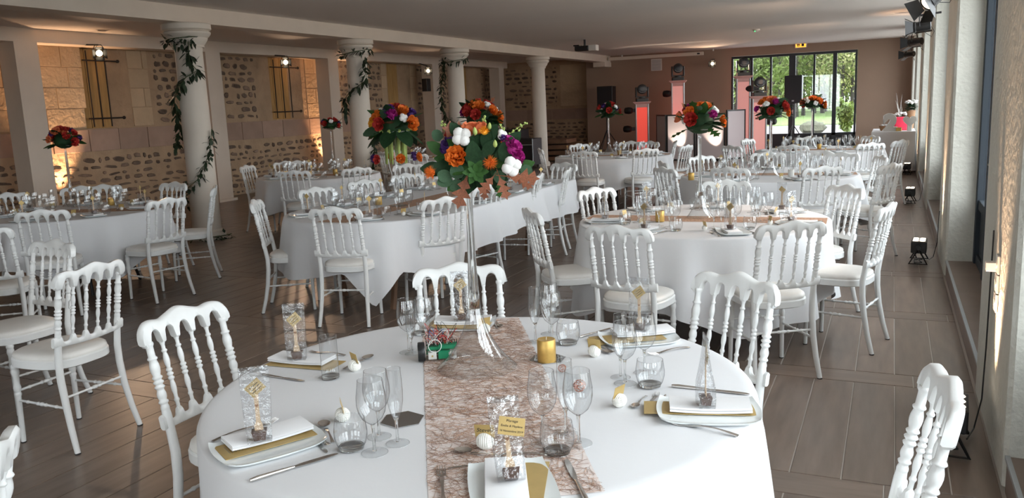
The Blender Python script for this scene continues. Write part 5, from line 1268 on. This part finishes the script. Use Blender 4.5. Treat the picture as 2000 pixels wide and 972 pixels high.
c = vase_at(652, 335, 'dish', 'clear trumpet vase with a dish on the wall-light table'); bouquet(0, 0, c, 'small dark red bouquet before the second bright wall light', .17, ['rose_r', 'cot', 'rose_r', 'purp'], 11, seed=8, dark=True, flat=.6)
c = vase_at(780, 402, 'flip', 'upright glass trumpet vase on the long table', None, .66); bouquet(0, 0, c, 'drooping bouquet with hanging green amaranth above the long table', .25, ['rose_o', 'purp', 'rose_r', 'carn', 'rose_y', 'cot', 'rose_o'], 18, True, 9)
p = atY(938, 250, 8.1); VASE['flip'].put((p.x, p.y, ZT+.002), 0, 'upright glass trumpet vase at the far end of the long table', 'vase'); bouquet(0, 0, Vector((p.x, p.y, ZT+.67)), 'drooping bouquet of orange roses just above the foreground bouquet', .27, ['rose_o', 'rose_r', 'rose_r', 'cot', 'carn'], 18, True, 10)

# ================================================================== LIGHT FITTINGS AND SOUND GEAR
def mk_fresnel(lit):
    def f():      # body axis along +y (lens at +y), hangs from a yoke at the top
        t = E('stage_spotlight'); b = MB(); b.X = Matrix.Rotation(-pi/2, 4, 'X'); b.lathe([(.045, -.16), (.07, -.15), (.075, -.10), (.075, .05), (.085, .06), (.085, .085), (.075, .09)], 20, cap=False); b.build('housing', 'blackmetal', t)
        b = MB(); b.X = Matrix.Rotation(-pi/2, 4, 'X'); b.lathe([(.001, .078), (.04, .085), (.068, .080)], 20); b.build('lens', 'lens' if lit else 'lens_dim', t)
        for k in range(4):
            a = k*pi/2; b = MB(); b.X = Matrix.Rotation(a, 4, 'Y'); w0, w1 = .07, (.11 if k % 2 else .085)
            b.add([(-w0, .09, .075), (w0, .09, .075), (w1, .20, .14), (-w1, .20, .14), (-w0, .09, .078), (w0, .09, .078), (w1, .20, .143), (-w1, .20, .143)], [(3, 2, 1, 0), (4, 5, 6, 7), (0, 1, 5, 4), (1, 2, 6, 5), (2, 3, 7, 6), (3, 0, 4, 7)]).build('barn_door', 'blackmetal', t, 0)
        MB().tube([(-.09, 0, 0), (-.095, 0, .10), (-.06, 0, .17), (.06, 0, .17), (.095, 0, .10), (.09, 0, 0)], .008, 6).build('yoke', 'blackmetal', t)
        MB().tube([(0, -.15, .02), (-.05, -.2, -.1), (.02, -.16, -.17), (.06, -.08, -.1), (.03, -.02, .15)], .004, 5).build('cable', 'black', t); return t
    return f
FR, FRD = Proto(mk_fresnel(True)), Proto(mk_fresnel(False))
def fresnel(p, tgt, label, watt, ang_=55, pr=FR, col=(1, .66, .42), mount=None):
    p, tgt = Vector(p), Vector(tgt); d = tgt-p; rz = atan2(d.y, d.x)-pi/2; rx = atan2(d.z, hypot(d.x, d.y))
    o = pr.put(p, (rx, 0, rz), label, 'spotlight', None, .72); dn = d.normalized()
    if watt: spot('spotlight_beam', p+dn*.16, tgt, watt, ang_, .6, col, .05)
    if mount:
        m = Vector(mount); MB().tube([tuple(p+Vector((0, 0, .12))), tuple(m)], .012, 6).build('hook', 'blackmetal', None); h = bpy.data.objects['hook'] if False else COL.objects[-1]
        mw = Matrix.LocRotScale(p, o.rotation_euler, Vector((.72, .72, .72))); h.parent = o; h.matrix_parent_inverse = mw.inverted()
    return o
for (px, py), Y_, w, l, tg in (((193, 103), 9.4, 60, 'lit spotlight with barn doors on the beam over the nearest barred niche', (-6.4, 6.0, 1.5)), ((557, 121), 13.8, 60, 'lit spotlight with barn doors on the beam over the second barred niche', (-6.0, 8.8, 1.5)),
                     ((836, 138), 19.4, 60, 'lit spotlight on the beam left of the third column', (-7.5, 13.5, 1.5))):
    p = atX(px, py, -11.35); fresnel(p, tg, l, w, 60, FR, mount=(-11.64, p.y, 2.81))
p = atX(832, 166, -11.5); MB().box(-.07, .09, -.10, .10, -.17, .17, b=.01).build('wall_speaker', 'black', None, loc=p); tag(COL.objects[-1], 'small black loudspeaker on the pilaster below the third beam spotlight', 'loudspeaker')
for (px, py), l, w, tg in (((1796, 52), 'black spotlight with open barn doors high on the right wall, nearest whole one', 110, (-2.5, 10.5, 2.1)), ((1786, 82), 'second spotlight from the camera on the right wall, farther than the open one', 110, (-3.0, 15.0, 2.1)), ((1775, 106), 'farthest lit spotlight on the right wall, above the gift table', 110, (-3.5, 20.5, 2.1)),
                         ((1822, -3), 'spotlight cut off by the top edge above the right wall', 60, (-1.5, 5.5, .5))):
    p = atX(px, py, .24); fresnel(p, tg, l, w, 60, FR, mount=(.45, p.y+.02, p.z+.14))
p = atY(1392, 124, 25.45); fresnel(p, (-4.6, 20.5, 2.0), 'lit spotlight on the back wall left of the glass doors', 150, 80, FR, mount=(p.x, YB, p.z+.14))
# LED floor uplights
def mk_par():
    t = E('floor_uplight'); b = MB(); b.X = Matrix.Translation((0, 0, .16)); b.box(-.125, .125, -.065, .065, -.055, .055, b=.012).build('housing', 'black', t)
    for i in range(3):
        for j in range(2): MB().lathe([(.001, 0), (.022, .001), (.026, -.003)], 12, (-.07+.07*i, -.028+.056*j, .218)).build('led_lens', 'led', t)
    for s in (-1, 1):
        MB().tube([(s*.135, 0, .15), (s*.15, .075, .012), (s*.15, -.075, .012), (s*.135, 0, .15)], .010, 6).build('leg', 'blackmetal', t); MB().lathe([(.001, -.012), (.022, -.012), (.022, .012), (.001, .012)], 10, (0, 0, 0)).build('knob', 'black', t).matrix_local = Matrix.Translation((s*.138, 0, .16)) @ Matrix.Rotation(pi/2, 4, 'Y')
    MB().tube([(.05, .06, .12), (.10, .02, .02), (-.06, -.03, .012), (-.1, .03, .012), (.05, .04, .015), (.08, -.03, .015)], .005, 6).build('cable', 'black', t)
    return t
PAR = Proto(mk_par)
for (x, y, l, w) in ((.29, 4.02, 'black LED uplight on the floor behind the lower right chair', 110), (.27, 8.46, 'black LED uplight on the floor in the middle of the right aisle', 110), (.27, 13.0, 'black LED uplight second farthest on the floor of the right aisle', 120), (.29, 17.4, 'black LED uplight on the floor before the gift table', 120)):
    PAR.put((x, y, 0), pi/2*.96, l, 'uplight'); spot('uplight_beam', (x+.08, y, .24), (XW+.0, y+.01, 2.0), w*1.8, 44, .9, (1, .64, .40), .03)
    if y < 15:
        yy = y+.25; z1 = .95 if y < 5 else .45
        MB().tube([(.36, y+.05, .02), (.40, y+.2, .02), (.43, yy, .15), (.435, yy, .4), (.44, yy+.02, z1)], .0035, 6).build('power_cable', 'black', None); tag(COL.objects[-1], 'cable up the wall from '+l[6:].replace(' on the floor', ''), 'cable')
for (x, y, l) in ((-12.0, 9.15, 'floor uplight washing the wall right of the left pilaster'), (-12.0, 16.15, 'floor uplight washing the wall at the second bouquet'), (-8.0, 24.4, 'floor uplight hidden by the left loudspeaker')):
    if x < -9:
        PAR.put((x, y, 0), 0, l, 'uplight'); spot('uplight_beam', (x-.05, y, .26), (-12.33, y+.0, 2.4), 260, 66, .7, (1, .60, .33), .03); spot('uplight_beam', (x, y-.05, .26), (-11.7, y-.65, 2.6), 80, 50, .7, (1, .60, .35), .03)
# wall sockets lit by the nearest uplight
t = thing('wall_socket', 'bright lit row of white sockets low on the nearest pier', 'socket', (XW-.001, 4.10, .62))
for k in range(3): f_ = MB().box(-.010, 0, -.04, .04, .085*k, .085*k+.08, b=.003).build('socket_plate', 'socket', t); MB().lathe([(.018, -.0), (.020, .003), (.001, .003)], 12, (0, 0, 0)).build('socket_well', 'whiteplastic', f_).matrix_local = Matrix.Translation((-.010, 0, .085*k+.04)) @ Matrix.Rotation(-pi/2, 4, 'Y')
MB().box(-.05, -.01, .0, .05, .175, .215, b=.004).build('plug', 'whiteplastic', t)
# ---- totems with moving heads
def moving_head(label, p, rz, s=1.0):
    t = thing('moving_head_light', label, 'stage light', p, rz); q = s
    MB().box(-.17*q, .17*q, -.14*q, .14*q, 0, .10*q, b=.012).build('base', 'black', t); MB().lathe([(.10*q, .10*q), (.10*q, .13*q)], 16).build('turntable', 'blackmetal', t)
    for e in (-1, 1): MB().box(min(e*.15, e*.19)*q, max(e*.15, e*.19)*q, -.06*q, .06*q, .12*q, .42*q, b=.015).build('yoke_arm', 'black', t)
    MB().box(-.17*q, .17*q, -.05*q, .05*q, .12*q, .16*q, b=.01).build('yoke_bridge', 'black', t)
    b = MB(); b.X = Matrix.Translation((0, 0, .36*q)) @ Matrix.Rotation(pi/2, 4, 'X'); b.lathe([(.07*q, -.12*q), (.12*q, -.10*q), (.14*q, -.02*q), (.145*q, .06*q), (.14*q, .11*q), (.10*q, .125*q)], 22); b.build('head', 'black', t)
    b = MB(); b.X = Matrix.Translation((0, 0, .36*q)) @ Matrix.Rotation(pi/2, 4, 'X'); b.lathe([(.001, .128*q), (.06*q, .132*q), (.10*q, .126*q)], 20); b.build('lens', 'darklens', t)
    MB().tube([(-.10*q, -.13*q, .31*q), (-.05*q, -.135*q, .265*q), (.05*q, -.135*q, .265*q), (.10*q, -.13*q, .31*q)], .008*q, 5).build('reflector_bar', 'trimalu', t); return t
def totem(label, px0, px1, py, Y, m, hl, rz=.0):
    a, b = atY(px0, py, Y), atY(px1, py, Y); h = a.z; x = (a.x+b.x)/2; w = (b.x-a.x)/2
    t = thing('light_totem', label, 'totem', (x, Y, 0), rz); MB().box(-w*.86, w*.86, -w*.86, w*.86, .03, h-.03, b=.006).build('fabric_sleeve', m, t)
    tp = MB(); tp.add([(sx_*q_, sy_*q_, z_) for q_, z_ in ((w*.88, h-.16), (w*.95, h-.07), (w*1.28, h-.015), (w*1.28, h)) for sx_, sy_ in ((-1, -1), (1, -1), (1, 1), (-1, 1))], [(4*i+k, 4*i+(k+1) % 4, 4*i+4+(k+1) % 4, 4*i+4+k) for i in range(3) for k in range(4)]+[(12, 13, 14, 15)]); tp.build('flared_top', 'pinktop', t, 0); MB().box(-w*1.3, w*1.3, -w*1.3, w*1.3, 0, .03, b=.005).build('base_plate', 'trimalu', t)
    for sx_ in (-1, 1):
        for sy_ in (-1, 1): MB().tube([(sx_*w*.86, sy_*w*.86, .03), (sx_*w*.86, sy_*w*.86, h-.03)], .022, 8).build('corner_pole', 'trimalu', t)
    if hl: moving_head(hl, (x, Y, h), rz+.15, w/.20)
    return x, h
totem('red lit totem at the left end of the booth, the brightest one', 1241, 1267, 199, 23.2, 'redlit', 'black moving head on the bright red totem', .25)
totem('tall pale pink totem behind the left booth panel', 1311, 1337, 158, 24.2, 'pinklit', 'black moving head on the tall pink totem before the beige wall', .2)
totem('tall pink totem left of the glass doors', 1437, 1466, 149, 23.4, 'pinklit', 'black moving head on the tall pink totem before the glass doors', .2)
totem('shorter pink totem before the glass doors', 1468, 1498, 188, 22.4, 'pinklit', 'black moving head on the shorter totem before the glass doors', .2)
def side_head(px, py, Y, label, s=1, side=1):
    p = atY(px, py, Y); t = thing('small_moving_head', label, 'stage light', p, .2)
    b = MB(); b.X = Matrix.Rotation(pi/2, 4, 'Y') @ Matrix.Rotation(.5, 4, 'X'); b.lathe([(.05, -.12), (.09, -.10), (.10, 0), (.085, .09), (.06, .12)], 16); b.build('head', 'black', t)
    MB().box(side*.02 if side > 0 else -.22, .22 if side > 0 else -.02, -.04, .04, -.05, .05, b=.01).build('arm', 'black', t); b = MB(); b.X = Matrix.Rotation(-pi/2, 4, 'Y'); b.lathe([(.001, .122), (.055, .120)], 14); b.build('lens', 'darklens', t); return t
side_head(1228, 216, 23.1, 'small black moving head on the upper left side of the red totem'); side_head(1226, 252, 23.1, 'small black moving head on the lower left side of the red totem')
side_head(1303, 183, 24.1, 'small black moving head left of the tall pale totem'); side_head(1507, 237, 22.4, 'small moving head right of the shorter pink totem', 1, -1); side_head(1466, 173, 23.3, 'small moving head left of the top of the shorter totem')
# ---- booth panels
def booth_panel(px0, px1, Y0, Y1, zt, label):
    a, b = atY(px0, 260, Y0), atY(px1, 260, Y1); L = hypot(b.x-a.x, b.y-a.y); t = thing('booth_panel', label, 'screen panel', (a.x, a.y, 0), atan2(b.y-a.y, b.x-a.x)); f = .035
    MB().box(0, L, -.02, .02, 0, f).box(0, L, -.02, .02, zt-f, zt).box(0, f, -.02, .02, f, zt-f).box(L-f, L, -.02, .02, f, zt-f).build('frame', 'black', t, 0)
    MB().box(f, L-f, -.006, .006, f, zt-f).build('stretch_fabric', 'white_fabric', t, 0); return t, L
booth_panel(1283, 1301, 22.2, 21.5, 1.19, 'narrow white panel with black frame at the left of the booth'); tq, Lq = booth_panel(1302, 1358, 21.5, 21.5, 1.19, 'left front booth panel with a bright light oval and small lettering')
booth_panel(1359, 1417, 21.5, 21.5, 1.19, 'right front booth panel with a bright light oval'); booth_panel(1419, 1455, 21.55, 22.2, 1.26, 'unlit white wing panel at the right of the booth')
text('Blind Test', .085, 'greyink', tq, (Lq*.72, -.008, 1.04), (pi/2, 0, 0))
for px, ty in ((1330, 1322), (1400, 1392)):
    p = atY(px, 300, 21.2); q = atY(ty, 255, 21.5); spot('booth_beam', (p.x+.05, 21.2, .10), (q.x, 21.5, .75), 75, 46, .6, (1, .80, .64), .02)
    t = thing('mini_uplight', 'small floor lamp before the '+('left' if px == 1330 else 'right')+' front booth panel', 'uplight', (p.x+.05, 21.15, 0)); MB().lathe([(.05, 0), (.05, .06), (.035, .08), (.001, .078)], 14).build('housing', 'black', t); MB().lathe([(.001, .081), (.03, .080)], 12).build('lens', 'led', t)
spot('red_wash', (-6.0, 23.0, .15), (-5.2, 25.7, 1.2), 30, 90, .9, (1, .12, .08), .1)
# loudspeakers on tripods
def loudspeaker(px0, px1, py0, py1, Y, l, l2):
    a, b = atY(px0, py0, Y), atY(px1, py1, Y); w = (b.x-a.x); h = a.z-b.z; x = (a.x+b.x)/2
    t = thing('loudspeaker', l, 'loudspeaker', (x, Y, b.z)); MB().box(-w/2, w/2, -.18, .20, 0, h, b=.02).build('cabinet', 'black', t)
    MB().box(-w/2+.02, w/2-.02, -.188, -.178, .03, h-.03, b=.003).build('grille', 'case', t); MB().box(-.03, .03, -.192, -.186, .05, .09).build('badge', 'trimalu', t, 0)
    s = thing('speaker_stand', l2, 'stand', (x, Y, 0)); MB().tube([(0, 0, .1), (0, 0, b.z+.02)], .018, 8).build('pole', 'blackmetal', s)
    for k in range(3): c_ = k*2.09+.4; MB().tube([(0, 0, .75), (.5*cos(c_), .5*sin(c_), .01)], .013, 6).build('leg', 'blackmetal', s)
loudspeaker(1169, 1200, 169, 217, 24.6, 'black loudspeaker on a pole at the left of the back wall', 'thin black speaker stand behind the dark bouquet'); loudspeaker(1534, 1567, 148, 201, 24.3, 'black loudspeaker in front of the glass doors', 'black speaker tripod before the glass doors')
# exit sign, vent, projector, screen case, detector
p = atY(1564, 87, YB-.05); t = thing('exit_sign', 'amber lit exit sign above the glass doors', 'sign', (p.x, YB-.05, p.z)); MB().box(-.16, .16, 0, .05, -.09, .09, b=.006).build('housing', 'whiteplastic', t); e_ = MB().box(-.14, .14, -.004, 0, -.075, .075).build('lit_panel', 'exit', t, 0)
for x0, x1, z0, z1 in ((-.10, -.05, .02, .05), (-.11, -.02, -.01, .015), (-.09, -.06, -.055, -.01), (-.04, -.02, -.05, -.005), (.02, .09, -.05, .05)): MB().box(x0, x1, -.007, -.004, z0, z1).build('pictogram', 'case', e_, 0)
p = atY(1282, 126.5, YB-.02); t = thing('air_vent', 'white square air vent grille on the back wall', 'vent', (p.x, YB-.02, p.z)); MB().box(-.17, .17, 0, .02, -.18, .18, b=.004).build('frame', 'whiteplastic', t)
for k in range(8): MB().box(-.14, .14, -.008, .002, -.15+k*.039, -.132+k*.039).build('slat', 'trimalu', t, 0)
a, b = atY(1190, 112, 25.35), atY(1374, 98, 25.35); t = thing('screen_case', 'long white roll-up screen case under the ceiling at the back wall', 'projection screen', (a.x, 25.35, 2.90)); MB().box(0, b.x-a.x, -.05, .05, -.06, .04, b=.012).build('housing', 'beam', t); MB().box(-.02, .0, -.055, .055, -.065, .045).build('end_cap', 'whiteplastic', t); MB().box(b.x-a.x-.18, b.x-a.x-.1, -.056, -.04, -.03, .01).build('motor_box', 'case', t)
for x in (.4, 3.2): MB().box(x, x+.03, -.03, .03, .04, .10).build('bracket', 'whiteplastic', t)
p = atY(1142, 91, 18.3); t = thing('ceiling_projector', 'black and white projector hung under the ceiling near the far column', 'projector', (p.x, 18.3, 2.80)); MB().tube([(0, 0, .05), (0, 0, .2)], .025, 8).build('mount_pole', 'black', t); MB().box(-.2, .12, -.14, .14, -.05, .06, b=.02).build('body', 'black', t)
MB().box(.12, .30, -.10, .10, -.06, .07, b=.01).build('lens_box', 'whiteplastic', t); MB().box(-.24, -.1, -.1, .1, .06, .09).build('mount_plate', 'black', t)
p = at(1477, 60, 2.97); t = thing('ceiling_detector', 'small white detector with a green light on the ceiling', 'detector', (p.x, p.y, 3.0)); MB().lathe([(.001, -.05), (.05, -.045), (.08, -.02), (.08, 0)], 18).build('dome', 'whiteplastic', t); MB().ball((-.02, -.05, -.04), .018, 8, 5).build('indicator', 'green_glow', t)
# ---- gift table at the right rear
gx0, gx1, gy0, gy1 = -.36, .42, 17.75, 19.2; P_ = []; n_ = 30
for k in range(n_): P_.append((gx0+(gx1-gx0)*k/n_, gy0, 0, -1))
for k in range(n_): P_.append((gx1, gy0+(gy1-gy0)*k/n_, 1 if k else .7, 0))
for k in range(n_): P_.append((gx1-(gx1-gx0)*k/n_, gy1, 0, 1))
for k in range(n_): P_.append((gx0, gy1-(gy1-gy0)*k/n_, -1, 0))
GZ = .80; t = thing('gift_table', 'small rectangular table under a white cloth by the right wall', 'table', (0, 18.4, 0)); MB().box(gx0+.03, gx1-.03, gy0-18.4+.03, gy1-18.4-.03, .75, .79).build('tabletop', 'tablewood', t)
for sx_ in (gx0+.06, gx1-.06):
    for sy_ in (-.58, .72): MB().box(sx_-.02, sx_+.02, sy_-.02, sy_+.02, 0, .75).build('leg', 'tablewood', t)
o = cloth(P_, ((gx0+gx1)/2, (gy0+gy1)/2), lambda u, p: .04, .02, 5, GZ).build('tablecloth', 'cloth', None, 60); tag(o, 'white floor-length cloth on the small table by the right wall', 'tablecloth')
def textobj(name, body, size, ext, m, label, cat, loc, rot):
    c = bpy.data.curves.new(name, 'FONT'); c.body = body; c.size = size; c.extrude = ext; c.align_x = 'CENTER'; c.bevel_depth = .006; c.offset = .028; o = bpy.data.objects.new(name, c); me = bpy.data.meshes.new_from_object(o); bpy.data.objects.remove(o); me.materials.clear(); me.materials.append(M[m])
    o = bpy.data.objects.new(name, me); COL.objects.link(o); o.location = loc; o.rotation_euler = rot; return tag(o, label, cat)
px_ = lambda x, y, Y=17.95: (atY(x, y, Y).x, Y, GZ)
q = px_(1738, 255); textobj('standing_numeral', '2', .44, .05, 'whiteplastic', 'large white standing numeral two on the gift table', 'decoration', (q[0], q[1], GZ+.008), (pi/2, 0, .15))
def heart(s, n=40): return [(s*16*sin(a)**3/17, s*(13*cos(a)-5*cos(2*a)-2*cos(3*a)-cos(4*a))/17) for a in [2*pi*k/n for k in range(n)]]
q = px_(1776, 252); t = thing('standing_heart', 'white standing heart shape on a stem on the gift table', 'decoration', (q[0], q[1], GZ), .1); b = MB(); b.X = Matrix.Translation((0, 0, .19)) @ Matrix.Rotation(pi/2, 4, 'X'); b.prism(heart(.125), -.05, .05); b.build('heart', 'whiteplastic', t, 30); MB().box(-.04, .04, -.05, .05, 0, .12, b=.008).build('foot', 'whiteplastic', t)
q = px_(1757, 250, 18.2); MB().box(-.14, .12, -.1, .1, 0, .26, b=.02).build('gift_box', 'redthing', None, loc=(q[0]+.02, 18.25, GZ+.002), rot=(0, 0, .3)); tag(COL.objects[-1], 'bright pink red box between the numeral and the heart', 'box')
q = px_(1727, 252, 18.2); t = thing('wicker_basket', 'small round wicker basket at the left end of the gift table', 'basket', q); MB().lathe([(.07, 0), (.10, .09), (.10, .10), (.085, .09), (.06, .02), (.001, .02)], 18).build('bowl', 'basket', t)
for k in range(5): MB().ball((.05*cos(k*1.3), .05*sin(k*1.3), .10), .03, 8, 6).build('sachet', 'napkin', t)
q = px_(1753, 256, 17.9); MB().box(-.05, .05, -.04, .04, 0, .07, b=.008).build('gold_box', 'gold_wax', None, loc=(q[0]+.02, 17.87, GZ+.002)); tag(COL.objects[-1], 'small gold box in front of the pink red box', 'box')
def pot_plant(px, Y, label, h, potm, seed, twigs):
    q = px_(px, 240, Y); t = thing('potted_plant', label, 'plant', q); MB().lathe([(.06, 0), (.09, h*.6), (.095, h*.6), (.08, h*.58), (.001, h*.55)], 16).build('pot', potm, t); r = random.Random(seed)
    hb = MB(); 
    for k in range(70): a = r.uniform(0, 6.28); leaf_add(hb, (.03*cos(a), .03*sin(a), h*.6+r.uniform(0, .1)), (cos(a), sin(a), r.uniform(-.1, .9)), (0, 0, 1), .12, .05, 3)
    hb.build('foliage', 'darkleaf', t, 60, kind='stuff')
    for k in range(9): a = k*2.4; MB().ball((.09*cos(a), .09*sin(a), h*.6+.15+.04*r.random()), .035, 7, 5, (1, 1, .7), .4, r).build('blossom', 'cotton', t)
    for k in range(twigs): a = r.uniform(0, 6.28); MB().tube([(0, 0, h*.6), (.05*cos(a), .03*sin(a), h*.6+.25), (.10*cos(a+.4), .05*sin(a), h*.6+r.uniform(.35, .62))], [.006, .004, .001], 5).build('twig', 'rope', t)
pot_plant(1758, 18.75, 'white flowering plant with bare pale twigs on the gift table', .24, 'pot', 3, 6); pot_plant(1778, 18.95, 'taller white flowering plant in a brown pot at the right wall', .62, 'pot', 4, 0)
# ---- dark cases in the far aisle
for (px, py, Y, w, h, l) in ((1022, 300, 19.5, .8, .75, 'black flight case left of the far column'), (1003, 300, 20.6, .7, .95, 'taller black case in the dark left of the far column')):
    p = atY(px, py, Y); t = thing('flight_case', l, 'case', (p.x, Y, 0)); MB().box(-w/2, w/2, -.3, .3, .08, h, b=.015).build('box', 'case', t)
    for sx_ in (-1, 1): MB().tube([(sx_*w/2*.98, -.3, .08), (sx_*w/2*.98, -.3, h)], .014, 6).build('corner_strip', 'trimalu', t)
    MB().tube([(-w/2, -.31, h*.8), (w/2, -.31, h*.8)], .010, 6).build('lid_strip', 'trimalu', t)
    for sx_ in (-1, 1):
        for sy_ in (-.22, .22): MB().ball((sx_*w*.38, sy_, .04), .04, 8, 6).build('castor', 'rubber', t)
p = atY(1085, 300, 22.0); t = thing('platform_stack', 'low stack of dark red platform decks right of the far column', 'platform', (p.x, 22.0, 0))
for k in range(4): MB().box(-.5, .5, -.4, .4, .02+k*.16, .13+k*.16, b=.01).build('deck', 'tablewood', t)
MB().box(-.42, -.36, -.3, .3, 0, .02).box(.36, .42, -.3, .3, 0, .02).build('skid', 'iron', t)
